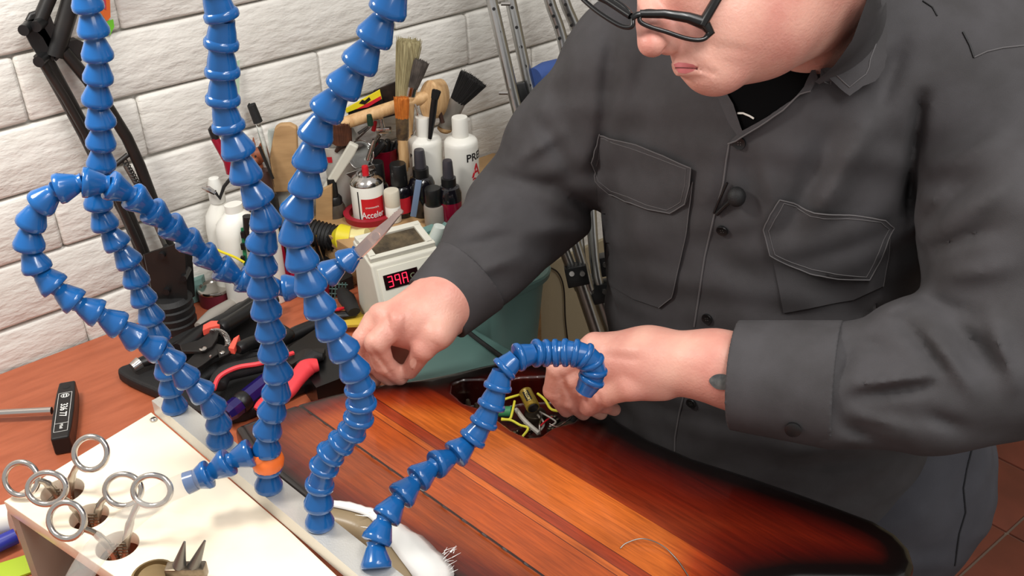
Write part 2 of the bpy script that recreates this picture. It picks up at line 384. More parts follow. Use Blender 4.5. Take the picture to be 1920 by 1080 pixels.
def slab_nets(h):
    # restrict the lattice to the slab's own height
    x0, x1, y0, y1 = .29, .70, .20, .88
    nx = int((x1-x0)/h); ny = int((y1-y0)/h); nz = int(.064/h)
    X = x0+np.arange(nx+1)*h; Y = y0+np.arange(ny+1)*h; Z = -.004+np.arange(nz+1)*h
    gx, gy = np.meshgrid(X, Y, indexing='ij'); f2 = poly_sd(go, gx.ravel(), gy.ravel()).reshape(gx.shape); c2 = poly_sd(cav1, gx.ravel(), gy.ravel()).reshape(gx.shape)
    d2 = f2[:, :, None]; dz = np.maximum(Z-ZG, ZB-Z)[None, None, :]; r = .009
    a = np.maximum(d2+r, 0); b = np.maximum(dz+r, 0); d = np.sqrt(a*a+b*b)-r+np.minimum(np.maximum(d2+r, dz+r), 0)
    d = np.maximum(d, -np.maximum(c2[:, :, None], .016-Z[None, None, :]))
    g = np.abs(gx+.083*(gy-.8)-.3872)[:, :, None]; d = d+.0016*np.exp(-(g/.0013)**2)*(Z > .03)[None, None, :]
    s = d < 0; n = np.array(d.shape)-1
    offs = [np.array(((i >> 2) & 1, (i >> 1) & 1, i & 1)) for i in range(8)]; edges = [(i, i | b) for i in range(8) for b in (1, 2, 4) if not i & b]
    cs = np.stack([s[o[0]:n[0]+o[0], o[1]:n[1]+o[1], o[2]:n[2]+o[2]] for o in offs], -1); m = cs.any(-1) & ~cs.all(-1); I = np.argwhere(m)
    idx = -np.ones(n, int); idx[m] = np.arange(len(I)); cv = np.stack([d[I[:, 0]+o[0], I[:, 1]+o[1], I[:, 2]+o[2]] for o in offs], -1)
    acc = np.zeros((len(I), 3)); cnt = np.zeros(len(I))
    for a, b in edges:
        va, vb = cv[:, a], cv[:, b]; x = (va < 0) != (vb < 0); t = np.where(x, va/np.where(x, va-vb, 1), 0); acc += (offs[a]+(offs[b]-offs[a])*t[:, None])*x[:, None]; cnt += x
    v = np.array([x0, y0, -.004])+(I+acc/cnt[:, None])*h; Q = []
    for ax in range(3):
        s0 = s[1:n[0], 1:n[1], 1:n[2]]; sh = [slice(1, n[0]), slice(1, n[1]), slice(1, n[2])]; sh[ax] = slice(2, n[ax]+1); s1 = s[tuple(sh)]
        E = np.argwhere(s0 != s1); flip = s0[E[:, 0], E[:, 1], E[:, 2]]; E = E+1
        u = np.zeros(3, int); u[(ax+1) % 3] = 1; w = np.zeros(3, int); w[(ax+2) % 3] = 1
        q = np.stack([idx[tuple((E-u-w).T)], idx[tuple((E-w).T)], idx[tuple(E.T)], idx[tuple((E-u).T)]], 1); q[~flip] = q[~flip][:, ::-1]; Q.append(q)
    Q = np.concatenate(Q); return v, Q[(Q >= 0).all(1)]
gv, gq = slab_nets(.0021)
guitar = thing('guitar_body', 'glossy sunburst guitar body with black edges and an open control cavity', 'guitar', (.5, .55, 0))
def wood_mat():
    m = bpy.data.materials.new('sunburst_mahogany'); m.use_nodes = True; nt = m.node_tree; b = nt.nodes['Principled BSDF']; N = nt.nodes.new; L = nt.links.new
    g = N('ShaderNodeNewGeometry'); sp = N('ShaderNodeSeparateXYZ'); L(g.outputs['Position'], sp.inputs[0])
    def M(op, a, c):
        n = N('ShaderNodeMath'); n.operation = op
        for i, q in enumerate((a, c)):
            if isinstance(q, (int, float)): n.inputs[i].default_value = q
            elif q is not None: L(q, n.inputs[i])
        return n.outputs[0]
    v = M('ADD', sp.outputs[0], M('MULTIPLY', M('SUBTRACT', sp.outputs[1], .8), .083))
    cx = N('ShaderNodeCombineXYZ'); L(M('MULTIPLY', v, 260.), cx.inputs[0]); L(M('MULTIPLY', sp.outputs[1], 9.), cx.inputs[1])
    n1 = N('ShaderNodeTexNoise'); n1.inputs['Scale'].default_value = 1.; n1.inputs['Detail'].default_value = 7; n1.inputs['Roughness'].default_value = .65; L(cx.outputs[0], n1.inputs[0])
    cx2 = N('ShaderNodeCombineXYZ'); L(M('MULTIPLY', v, 900.), cx2.inputs[0]); L(M('MULTIPLY', sp.outputs[1], 45.), cx2.inputs[1])
    n2 = N('ShaderNodeTexNoise'); n2.inputs['Scale'].default_value = 1.; n2.inputs['Detail'].default_value = 3; L(cx2.outputs[0], n2.inputs[0])
    r = N('ShaderNodeValToRGB'); r.color_ramp.interpolation = 'CONSTANT'; e = r.color_ramp.elements
    mr = N('ShaderNodeMapRange'); mr.inputs[1].default_value = .30; mr.inputs[2].default_value = .56; L(v, mr.inputs[0]); L(mr.outputs[0], r.inputs[0])
    st = [(.0, (156, 70, 22)), (.3865, (46, 18, 8)), (.3885, (184, 84, 28)), (.4285, (120, 50, 20)), (.4295, (206, 106, 42)), (.4355, (120, 50, 20)), (.4365, (160, 62, 30)), (.4475, (110, 44, 20)), (.4485, (206, 108, 40)), (.4985, (140, 54, 22))]
    for i, (pp, c) in enumerate(st):
        el = e[0] if i == 0 else e.new(max(0, (pp-.30)/.26)); el.position = max(0, (pp-.30)/.26); el.color = lin(c)
    while len(e) > len(st): e.remove(e[-1])
    gr = N('ShaderNodeMixRGB'); gr.blend_type = 'MULTIPLY'; gr.inputs[0].default_value = 1
    rr = N('ShaderNodeValToRGB'); rr.color_ramp.elements[0].color = (.42, .34, .28, 1); rr.color_ramp.elements[1].color = (1.25, 1.2, 1.15, 1); rr.color_ramp.elements[0].position = .3; rr.color_ramp.elements[1].position = .7
    L(M('ADD', M('MULTIPLY', n1.outputs[0], .7), M('MULTIPLY', n2.outputs[0], .3)), rr.inputs[0]); L(r.outputs[0], gr.inputs[1]); L(rr.outputs[0], gr.inputs[2])
    at = N('ShaderNodeAttribute'); at.attribute_name = 'burst'
    er = N('ShaderNodeValToRGB'); q = er.color_ramp.elements; q[0].position = 0.05; q[0].color = (0.004, .003, .003, 1); q[1].position = 1; q[1].color = (1, 1, 1, 1)
    for pp, c in ((.17, (.012, .004, .003, 1)), (.33, (.22, .06, .04, 1)), (.6, (.5, .25, .18, 1))): k = q.new(pp); k.color = c
    L(at.outputs['Fac'], er.inputs[0])
    mx = N('ShaderNodeMixRGB'); mx.blend_type = 'MULTIPLY'; mx.inputs[0].default_value = 1; L(gr.outputs[0], mx.inputs[1]); L(er.outputs[0], mx.inputs[2]); L(mx.outputs[0], b.inputs['Base Color'])
    b.inputs['Roughness'].default_value = .3; b.inputs['Coat Weight'].default_value = .45; b.inputs['Coat Roughness'].default_value = .06
    return m
gob, gv2 = np_mesh('body', gv, gq, wood_mat(), guitar)
at = gob.data.attributes.new('burst', 'FLOAT', 'POINT')
dd = -poly_sd(go, gv2[:, 0], gv2[:, 1])
# burst is wide on the wing, narrow on the far end
wing = np.clip((gv2[:, 0]+.083*(gv2[:, 1]-.8)-.44)/.07, 0, 1)
wdt = .046+.066*wing
cvd = poly_sd(cav1, gv2[:, 0], gv2[:, 1])
bv = np.clip(dd/wdt, 0, 1); bv = np.where((cvd < .0005) & (gv2[:, 2] < ZG-.002), np.minimum(bv, .3), bv)
at.data.foreach_set('value', bv.astype(np.float32))
# control cavity contents
zc = .016
POT = mat('tarnished_metal', (150, 138, 120), .3, .9, col2=(90, 78, 66), nscale=90)
def part(mb, name, m, parent, **k): return mb.build(name, m, parent, world=True, **k)
q = P(1003, 772, .03); part(MB().lathe([(.0115, .0), (.0115, .012), (.0105, .0135), (.0, .0135)], 20, (q[0], q[1], zc)), 'potentiometer', POT, guitar)
q = P(1062, 798, .03); part(MB().lathe([(.0115, .0), (.0115, .011), (.0105, .012), (.0, .012)], 20, (q[0], q[1], zc)), 'potentiometer', POT, guitar)
a = P(985, 735, .049); c = P(1000, 765, .046)
cap = part(MB().tube([a, a+(c-a)*.03, c-(c-a)*.03, c], [.0055, .0072, .0072, .006], 18), 'capacitor', BRASS, guitar)
cc = (a+c)/2; zz = CAM-cc; zz /= np.linalg.norm(zz); ax = (c-a)/np.linalg.norm(c-a)
zz = zz-ax*zz.dot(ax); zz /= np.linalg.norm(zz)
mm = frame(cc+zz*.0073-wloc(cap), zz, ax)
part(MB().tube([c-ax*.0002, c+ax*.001], [.006, .005], 16), 'end_cap', BLACK, cap)
MB().box((0, 0, 0), (.014, .006, .0004), mm).build('printed_band', BLACK, cap); 
tm_ = text_mb('MALLORY', .0042, .0003, mm @ Matrix.Translation((0, 0, .0004))); tm_.build('lettering', mat('gold_print', (220, 200, 130), .5), cap, smooth=False)
CY = mat('yellow_wire_cloth', (214, 206, 60), .6); CW = mat('grey_wire_sleeve', (176, 170, 160), .5); CGR = mat('green_tape', (60, 130, 84), .5)
def wire(pts, r, m, parent=guitar, name='wire', n=7, cr=6): return part(MB().tube(crom(pts, cr), r, n), name, m, parent)
wire([P(905, 790, .03), P(920, 760, .04), P(948, 748, .046), P(975, 740, .045)], .0013, CY)
wire([P(965, 752, .044), P(960, 775, .04), P(955, 786, .036), P(940, 785, .036)], .0013, CY)
wire([P(940, 787, .036), P(958, 788, .037), P(975, 797, .036), P(990, 803, .036), P(980, 818, .03)], .0013, CY)
wire([P(1008, 738, .046), P(1022, 750, .046), P(1035, 768, .046), P(1062, 771, .046)], .0014, CY)
wire([P(968, 768, .034), P(985, 790, .036), P(1010, 812, .032)], .0024, CW)
wire([P(1015, 775, .036), P(1012, 795, .036), P(1013, 815, .03)], .0009, STEEL)
wire([P(1008, 778, .034), P(1020, 795, .034), P(1008, 812, .03)], .0011, CW)
wire([P(1014, 798, .036), P(1025, 788, .036), P(1035, 782, .034)], .0009, RED)
wire([P(1012, 772, .037), P(1035, 785, .037), P(1042, 792, .036), P(1030, 800, .034)], .0009, CW)
wire([P(1030, 795, .036), P(1045, 800, .034), P(1062, 790, .036), P(1072, 782, .034)], .0008, STEEL)
part(MB().tube([P(935, 772, .032), P(960, 772, .034)], .0058, 12), 'capacitor', CGR, guitar, label='small green capacitor')
for x, y in ((877, 748), (893, 755)): part(MB().lathe([(.003, 0), (.003, .01), (.0018, .013), (0, .013)], 10, (P(x, y, .03)[0], P(x, y, .03)[1], zc)), 'solder_lug', POT, guitar)
rnd = random.Random(3); sb = MB()
for i in range(26):
    x = rnd.uniform(960, 1080); y = rnd.uniform(775, 812); q = P(x, min(y, 800 if x > 1030 else 812), .028)
    sb.ell(tuple(q-np.array([0, 0, .004])), (.0035*rnd.uniform(.5, 1.1), .003*rnd.uniform(.5, 1.1), .0035), n=8)
o = part(sb, 'solder_joints', POT, guitar, kind='stuff')
w = thing('loose_wire', 'thin loose bent wire lying on the orange wood of the guitar', 'wire', P(1230, 1030, ZG))
part(MB().tube(crom([P(1163, 1028, ZG+.001), P(1175, 1018, ZG+.003), P(1205, 1010, ZG+.004), P(1240, 1022, ZG+.003), P(1270, 1050, ZG+.001), P(1300, 1095, ZG+.001)], 8), .0005, 6), 'strand', GREYM, w)
# ================================================================ HOLDER WITH HOSES
WHITEB = mat('white_coated_board', (240, 222, 196), .28, col2=(244, 236, 218), nscale=7, coat=.2)
ZP = .10; ZBAR = .115
hold = thing('tool_holder', 'white raised tool holder with round holes and an aluminium bar on the bench', 'tool holder', (.2, .7, 0))
pl_poly = [P(10, 939, ZP)[:2], P(283, 774, ZP)[:2], (.262, .62), (.268, .44), (.138, .44), P(222, 1083, ZP)[:2]]
holes = [(117, 920, .0185), (167, 967, .0165), (220, 1022, .0175), (290, 1088, .019), (352, 1088, .015)]
def plate():
    cu = bpy.data.curves.new('plate', 'CURVE'); cu.dimensions = '2D'; cu.fill_mode = 'BOTH'; cu.extrude = .006; cu.bevel_depth = .0008; cu.bevel_resolution = 2
    def sp(pts):
        s = cu.splines.new('POLY'); s.points.add(len(pts)-1); s.use_cyclic_u = True
        for i, q in enumerate(pts): s.points[i].co = (q[0], q[1], 0, 1)
    sp(pl_poly)
    for x, y, r in holes:
        c = P(x, y, ZP); sp([(c[0]+r*math.cos(t), c[1]+r*math.sin(t)) for t in np.linspace(0, 2*math.pi, 33)[:-1]])
    o = bpy.data.objects.new('t', cu); COL.objects.link(o)
    me = bpy.data.meshes.new_from_object(o.evaluated_get(bpy.context.evaluated_depsgraph_get())); vs = [(q.co.x, q.co.y, q.co.z+ZP-.0068) for q in me.vertices]; fs = [tuple(f.vertices) for f in me.polygons]
    bpy.data.objects.remove(o); b = MB(); b.add(vs, fs); return b
plate().build('top_panel', WHITEB, hold, world=True, sharp=30)
A0, A1 = np.array(pl_poly[0]), np.array(pl_poly[-1]); PN = (A1-A0)/np.linalg.norm(A1-A0)
# end panel on the left, its front post, and the back panel
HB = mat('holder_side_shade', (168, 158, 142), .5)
nrm = np.array([PN[1], -PN[0]]); nrm = nrm if nrm[0] > 0 else -nrm
B0, B1 = np.array(pl_poly[0]), np.array(pl_poly[1]); bd = (B1-B0)/np.linalg.norm(B1-B0); bn = np.array([bd[1], -bd[0]])
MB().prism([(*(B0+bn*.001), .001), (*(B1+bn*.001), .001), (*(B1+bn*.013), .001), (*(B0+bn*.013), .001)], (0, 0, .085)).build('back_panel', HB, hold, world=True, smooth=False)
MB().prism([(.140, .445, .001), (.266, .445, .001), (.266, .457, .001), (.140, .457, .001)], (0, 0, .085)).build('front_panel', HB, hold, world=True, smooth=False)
bq = [P(284, 749, ZBAR)[:2], P(314, 737, ZBAR)[:2]]
bar = [(.2475, .842), (.2675, .845), (.2995, .45), (.2755, .45)]
MB().prism([(x, y, ZP+.0003) for x, y in bar], (0, 0, ZBAR-ZP)).build('mounting_bar', ALUM, hold, world=True, smooth=False)
def screw(x, y, z, par, r=.0035):
    q = P(x, y, z); o = MB().lathe([(r, 0), (r, .0008), (r*.7, .0018), (0, .0021)], 14, (q[0], q[1], z)).build('screw', STEEL, par, world=True)
    MB().box((q[0], q[1], z+.002), (r*1.3, .0007, .0006)).build('slot', BLACKM, o, world=True)
screw(288, 787, ZP+.0004, hold)
# segment mesh: bell that widens towards its lower end
SR, SPITCH = .0110, .0190
segm = MB().lathe([(.0, .0005), (.0080, .0004), (.0098, .0006), (.0112, .0010), (.0116, .0016), (.0116, .0048), (.0112, .0056), (.0072, .0158), (.0064, .0166), (.0062, .0180), (.0068, .0200), (.0, .0205)], 24, )
segA = segm.build('hose_segment', BLUE, None); segA_me = segA.data; bpy.data.objects.remove(segA)
segm2 = MB().lathe([(.0, .0003), (.0095, .0002), (.0110, .0008), (.0115, .0016), (.0115, .0045), (.0106, .0060), (.0098, .0066), (.0090, .0120), (.0080, .0160), (.0078, .0190), (.0, .0195)], 24)
o_ = segm2.build('hose_segment', BLUE, None); segB_me = o_.data; bpy.data.objects.remove(o_)
def hose(label, path, kdel, pitchf=None, rounded=(0, 0), k0=None, start=None, name='hose_arm', sf=None, group='blue segmented hose arms'):
    base = P(*path[0], ZBAR) if start is None else start; k0 = kof(base); n = len(path)
    cum = [0.]
    for i in range(1, n): cum.append(cum[-1]+math.dist(path[i], path[i-1]))
    kd = kdel if callable(kdel) else (lambda t: np.interp(t, [a for a, _ in kdel], [b for _, b in kdel]))
    pts = [base]+[V(*path[i], k0+float(kd(cum[i]/cum[-1]))) for i in range(1, n)]
    pts = crom(pts, 14); t = thing(name, label, 'hose', base, group)
    L = [0.]
    for i in range(1, len(pts)): L.append(L[-1]+np.linalg.norm(pts[i]-pts[i-1]))
    L = np.array(L); A = np.array(pts); at_ = lambda s: np.array([np.interp(s, L, A[:, j]) for j in range(3)])
    s = 0.; i = 0; cs = [at_(0)]; ss = [0.]
    while s < L[-1]-.004:
        pf = pitchf(s/L[-1]) if pitchf else 1.
        s = min(s+SPITCH*pf, L[-1]+SPITCH*.3); cs.append(at_(s)); ss.append(s/L[-1])
    rnd = random.Random(len(path)*7+int(base[1]*1000))
    for i in range(len(cs)-1):
        a, b = cs[i], cs[i+1]; d = Vc(b-a); ln = d.length
        if ln < 1e-5: continue
        q = d.to_track_quat('Z', 'Y'); me = segB_me if rounded[0] <= ss[i] < rounded[1] else segA_me
        o = bpy.data.objects.new('hose_segment', me); COL.objects.link(o); o.parent = t; o.location = Vc(a-base)
        sc = 1.+rnd.uniform(-.02, .02)
        if sf: sc *= sf(ss[i])
        o.rotation_mode = 'QUATERNION'; o.rotation_quaternion = q; zs = min(1.15, max(.82, ln/SPITCH*1.02))
        o.scale = (sc, sc, zs)
    return t, A
A1p = [(329, 768), (324, 745), (318, 715), (306, 668), (290, 612), (278, 580), (262, 545), (250, 508), (238, 478), (214, 452), (198, 425), (184, 385), (182, 350), (190, 320), (189, 278), (191, 240), (182, 196), (184, 152), (184, 107), (176, 60), (166, 15), (152, -40), (140, -90)]
arm1, _ = hose('blue jointed hose rising at the left, rooted farthest back on the bar', A1p, [(0, 0), (.5, .0), (1, -.02)])
A2p = [(412, 832), (411, 812), (410, 783), (393, 750), (366, 724), (339, 700), (321, 670), (283, 650), (250, 632), (218, 605), (178, 585), (138, 565), (98, 532), (68, 502), (54, 465), (56, 422), (76, 380), (106, 355), (150, 342), (195, 343), (240, 362), (274, 386), (306, 412), (340, 440), (371, 466), (400, 492), (432, 513), (466, 530), (505, 540), (545, 540), (580, 532), (608, 518), (640, 496), (664, 478)]
arm2, A2 = hose('blue jointed hose looping left then right, ending in a metal crocodile clip', A2p, [(0, 0), (.3, -.02), (.5, -.01), (.75, .03), (1, .05)])
A3p = [(503, 915), (503, 905), (503, 880)]
b3 = P(504, 916, ZBAR)
A3p = [(504, 916), (503, 895), (502, 868), (500, 838), (500, 815), (509, 777), (517, 744), (523, 706), (512, 667), (508, 626), (499, 584), (493, 540), (490, 498), (489, 460), (501, 425), (493, 388), (471, 353), (455, 315), (447, 274), (430, 243), (419, 208), (418, 157), (416, 110), (413, 68), (418, 28), (402, -8), (396, -60)]
arm3, A3 = hose('blue jointed hose rising from the orange valve, second of the upright pair', A3p, [(0, 0), (1, -.01)], rounded=(.72, 1.01))
A4p = [(600, 985), (600, 973), (597, 937), (600, 902), (610, 868), (625, 843), (650, 822), (668, 797), (677, 766), (677, 738), (668, 702), (652, 668), (632, 640), (614, 604), (592, 565), (579, 525), (562, 478), (552, 431), (558, 384), (577, 350), (580, 306), (591, 252), (611, 208), (641, 168), (668, 129), (694, 85), (714, 41), (737, 4), (752, -50)]
arm4, A4 = hose('blue jointed hose with an S bend near its foot, leaning right to the top edge', A4p, [(0, 0), (1, .0)], pitchf=lambda s: .72 if .1 < s < .3 else 1., rounded=(.08, .3))
A5p = [(706, 1068), (706, 1052), (704, 1017), (718, 980), (740, 944), (771, 910), (803, 879), (846, 858), (880, 830), (903, 800), (917, 770), (929, 740), (936, 713), (944, 690), (961, 675), (984, 664), (1013, 662), (1040, 662), (1064, 661), (1086, 663), (1104, 672), (1114, 690), (1110, 710), (1098, 728)]
arm5, A5 = hose('blue jointed hose reaching right over the guitar, curling down before the near hand', A5p, [(0, 0), (.45, .09), (.8, .13), (1, .12)], pitchf=lambda s: 1. if s < .42 else (.82 if s < .74 else .42), rounded=(.42, 1.01), sf=lambda s: 1.0)
# orange valve and side hose
ov = MB(); c0 = A3[np.argmin(np.linalg.norm(A3-V(500, 862, kof(b3)), axis=1))]
ov.ell(tuple(c0), (.0135, .0135, .0125)); ov.tube([c0, V(478, 848, kof(b3)-.004)], [.0105, .0085], 16); ov.build('valve_body', ORANGE, arm3, world=True)
s0 = V(474, 847, kof(b3)-.005); kk = kof(s0)
arm6, A6 = hose('short blue nozzle branching left from the orange valve, holding a clear tube', [(474, 847), (452, 855), (430, 865), (408, 880), (385, 892), (358, 903)], [(0, 0), (1, -.012)], start=s0)
# the wide ends of this one face the valve: give the tip an outlet ring
e6 = A6[-1]; d6 = A6[-1]-A6[-8]; d6 /= np.linalg.norm(d6)
MB().tube([e6-d6*.004, e6+d6*.004], [.0085, .0092], 20).build('nozzle_ring', BLUE, arm6, world=True)
tube = thing('clear_hose', 'thick clear plastic tube running from the blue nozzle off the lower left', 'hose', e6)
tp = crom([e6-d6*.004, V(322, 918, kk-.03), V(285, 940, kk-.05), V(240, 975, kk-.07), V(200, 1012, kk-.09), V(165, 1055, kk-.11), V(140, 1100, kk-.13)], 8)
MB().tube(tp, .0092, 20, cap=False).build('outer_tube', CLEAR, tube, world=True)
# crocodile clip
e2 = A2[-1]; ke = kof(e2); COPP = mat('coppery_steel', (236, 206, 192), .22, .92)
def jaw(p0, p1, off, w, m, nm, par):
    a = V(*p0, ke); b_ = V(*p1, ke+.012); ax = (b_-a)/np.linalg.norm(b_-a); sd = np.cross(ax, FWD); sd /= np.linalg.norm(sd); u = np.cross(sd, ax)
    mb = MB(); pts = [(0, w*.8), (.35, w), (.6, w*.9), (1., w*.42)]; L = np.linalg.norm(b_-a); vs = []
    for t, ww in pts:
        c = a+ax*L*t+sd*off*(1-t*.6)
        for sx, sy in ((-1, -1), (1, -1), (1, 1), (-1, 1)): vs.append(c+u*sx*ww*.9+sd*sy*ww*.62)
    fs = [(0, 1, 2, 3), (12, 15, 14, 13)]+[(i*4+j, i*4+(j+1) % 4, i*4+4+(j+1) % 4, i*4+4+j) for i in range(3) for j in range(4)]
    mb.add(vs, fs)
    for i in range(7):
        c = a+ax*L*(.70+.045*i)+sd*off*.4; mb.box((0, 0, 0), (.0016, .0050, .0046), frame(c, sd, ax))
    return mb.build(nm, m, par, world=True, smooth=False)
cl = jaw((663, 480), (752, 392), -.0026, .0062, COPP, 'clip_jaw', arm2)
jaw((672, 478), (748, 402), .0034, .0048, COPP, 'clip_jaw', arm2)
q = V(706, 443, ke+.004); MB().tube([q-np.array(FWD)*.006, q+np.array(FWD)*.004], .0034, 14).build('clip_spring', COPP, arm2, world=True)

# ---------------------------------------------------------------- hemostats standing in the holes
def hemo(label, hole, r1, r2, k1=0., k2=0.):
    hx, hy, hr = holes[hole]; hc = P(hx, hy, ZP); t = thing('hemostat', label, 'forceps', (hc[0], hc[1], .001), 'steel forceps in the holder holes')
    kh = kof(hc); ends = []
    for n, (cx, cy, rx, ry, dk, tilt) in enumerate((r1, r2)):
        c = V(cx, cy, kh+dk); s = 1/(2000/pr(c)[2]); ca, sa = math.cos(tilt), math.sin(tilt)
        ring = [c+RR*(rx*math.cos(a)*ca-ry*math.sin(a)*sa)*s+(CU*.9+FWD*.0)*(rx*math.cos(a)*sa+ry*math.sin(a)*ca)*s for a in np.linspace(0, 2*math.pi, 37)[:-1]]
        MB().tube(ring, .0025, 10, closed=True, flat=1.0).build('finger_ring', STEEL, t, world=True)
        hd = np.array([hc[0], hc[1], ZP-.02])-c; hd /= np.linalg.norm(hd)
        att = min(ring, key=lambda q: np.linalg.norm(q-np.array([hc[0], hc[1], ZP+.01])))
        side = RR*(-.005 if cx < hx else .005)
        mid = att*.45+(hc+np.array([0, 0, .004])+side)*.55
        bot = np.array([hc[0], hc[1], .03])-side*.5
        MB().tube(crom([att, mid, hc+side*.8-np.array([0, 0, .012]), bot], 6), [.0026]*6+[.0034]*6+[.0038]*7, 10).build('shank', mat('satin_steel', (176, 168, 158), .25, 1.), t, world=True)
        q = hc+side*.9+np.array([0, 0, -.004]); rb = MB()
        for i in range(6): rb.box((0, 0, 0), (.0075, .0012, .0016), frame(q+np.array([0, 0, -.003*i+.006])-FWD*.003, UP, RR))
        rb.build('ratchet', POT, t, world=True)
    q = np.array([hc[0], hc[1], .05]); MB().box((q[0], q[1], .05), (.012, .010, .07), bev=.002).build('jaw_box', POT, t, world=True)
hemo('steel forceps in the hole farthest back, one ring high by the bench edge', 0, (170, 850, 31, 35, .0, -.15), (40, 898, 31, 35, -.004, .1))
hemo('steel forceps in the middle hole, rings left and right of it', 1, (88, 916, 36, 33, -.004, .2), (231, 919, 34, 33, .004, .1))
hemo('steel forceps in the nearest hole, half behind the clear tube', 2, (125, 976, 33, 38, -.004, .1), (285, 920, 35, 32, .01, .1))
rp = thing('round_nose_pliers', 'dark round nose pliers standing jaws up at the bottom edge', 'pliers', P(352, 1088, ZP)*np.array([1, 1, 0])+np.array([0, 0, .001]))
pb = P(352, 1088, ZP); kp = kof(pb)
for (tx, ty), (bx, by) in (((346, 1016), (336, 1060)), ((384, 1014), (362, 1066))):
    MB().tube([V(bx, by, kp), V(tx, ty, kp-.002)], [.0052, .0009], 12).build('jaw', GREYM, rp, world=True)
MB().box((0, 0, 0), (.030, .010, .012), frame(V(350, 1071, kp), UP, RR), bev=.0015).build('shoulder', POT, rp, world=True)
MB().tube([V(350, 1078, kp), np.array([pb[0], pb[1], .01])], [.009, .006], 12).build('handle', BLACKM, rp, world=True)
rd = thing('brass_tool_end', 'dull brass cylinder end standing in a holder hole at the bottom edge', 'tool', P(290, 1088, ZP)*np.array([1, 1, 0])+np.array([0, 0, .001]))
c = P(290, 1088, ZP); MB().lathe([(.016, .002), (.016, .100), (.0165, .102), (.0165, .106), (.0145, .1065), (.0135, .103), (.012, .103), (.011, .106), (0, .107)], 28, (c[0], c[1], 0)).build('cylinder', mat('dull_brass', (150, 128, 92), .35, .8), rd, world=True)

# ---------------------------------------------------------------- bench, left
th = thing('hex_driver', 'black T handle hex driver with a silver shaft lying on the bench', 'driver', P(120, 770, 0))
a = P(126, 720, .02); b_ = P(113, 820, .02); ax = (b_-a)/np.linalg.norm(b_-a); m_ = frame((a+b_)/2*np.array([1, 1, 0])+np.array([0, 0, .0112]), UP, ax); m_.translation -= Vector(wloc(th))
L = np.linalg.norm(b_-a)+.006
hb = MB(); hp = [(-L/2, -.0085), (-L*.3, -.010), (0, -.0108), (L*.3, -.0105), (L/2, -.009), (L/2, .009), (L*.3, .0105), (0, .0108), (-L*.3, .010), (-L/2, .0085)]
bmv = MB().prism([(x, y, -.0105) for x, y in hp], (0, 0, .021)); bmv.xf(m_)
ho = bmv.build('grip', BLACK, th, smooth=False)
md = ho.modifiers.new('b', 'BEVEL'); md.width = .0018; md.segments = 2
PRINT = mat('white_print', (232, 232, 228), .6)
mt = m_ @ Matrix.Translation((L*.02, 0, .0108))
text_mb('336 77', .0105, .0001, mt @ Matrix.Translation((.001, 0, 0)), xs=.85).build('lettering', PRINT, ho, smooth=False)
text_mb('M3x8', .0045, .0001, mt @ Matrix.Translation((L*.29, 0, 0)), xs=.85).build('size_lettering', PRINT, ho, smooth=False)
fr = MB()
for c_, d_ in (((.004, .0068, 0), (L*.68, .0004, .0002)), ((.004, -.0068, 0), (L*.68, .0004, .0002)), ((.004-L*.34, 0, 0), (.0004, .0136, .0002)), ((.004+L*.34, 0, 0), (.0004, .0136, .0002)), ((.004+L*.2, 0, 0), (.0004, .0136, .0002))): fr.box(c_, d_, mt)
fr.build('printed_frame', PRINT, ho, smooth=False)
lg = MB().tube([mt @ Vector((-L*.25+.0032*math.cos(t), .0042*math.sin(t), 0)) for t in np.linspace(0, 2*math.pi, 21)[:-1]], .0004, 6, closed=True)
for y in (-.0014, .0014): lg.box((-L*.25, y, 0), (.0045, .0012, .0002), mt)
lg.build('emblem', PRINT, ho, smooth=False)
MB().lathe([(.004, 0), (.0044, .0002), (.0040, .0003), (.0, .0002)], 16, m=m_ @ Matrix.Translation((-L*.40, 0, .0105))).build('hanging_hole', BLACKR, ho)
MB().tube([P(97, 770, .0115), P(-60, 778, .0115)], .0042, 14).build('shaft', STEEL, th, world=True)
mk = thing('marker_pen', 'white marker pen with a blue cap at the left edge beside the holder', 'pen', P(0, 970, 0))
a = P(22, 972, .016); b_ = P(-120, 1000, .016); MB().tube([a, b_], [.0145, .0145], 20).build('barrel', WHITEP, mk, world=True)
a = P(30, 1005, .011); b_ = P(-90, 1060, .011); bp_ = thing('blue_pen', 'blue pen barrel at the left edge in front of the white marker', 'pen', a); MB().tube([a, b_], .0075, 16).build('barrel', mat('deep_blue_plastic', (36, 44, 150), .35), bp_, world=True)
gr_ = thing('green_strip', 'flat lime green strip on the bench at the lower left corner', 'strip', P(20, 1065, 0)); MB().prism([P(60, 1040, .0006), P(-40, 1072, .0006), P(-40, 1110, .0006), P(62, 1075, .0006)], (0, 0, .0022)).build('strip', mat('lime_green', (172, 196, 48), .5), gr_, world=True, smooth=False)

# torn white sheet by the bar
CH = mat('glossy_white_film', (240, 240, 236), .2, coat=.5); CHI = mat('olive_film_back', (150, 132, 104), .35)
sh = thing('white_film_scrap', 'bowed glossy white scrap with frayed edges between bar and guitar', 'scrap', P(740, 1010, ZG))
outer = crom([(622, 942), (655, 946), (700, 957), (745, 975), (790, 1005), (828, 1038), (850, 1075), (855, 1120)], 5)
inner = crom([(622, 950), (655, 957), (688, 968), (706, 986), (724, 1012), (748, 1045), (776, 1085), (790, 1130)], 5)
vs = []; fs = []; n = len(outer); rnd = random.Random(5)
for i in range(n):
    o3 = P(outer[i][0]+rnd.uniform(-2, 3), outer[i][1]+rnd.uniform(-2, 2), ZG+.002); i3 = P(inner[i][0], inner[i][1], ZG+.012)
    for t in np.linspace(0, 1, 6): q = o3*(1-t)+i3*t; q = q+UP*.006*math.sin(math.pi*t); vs.append(q)
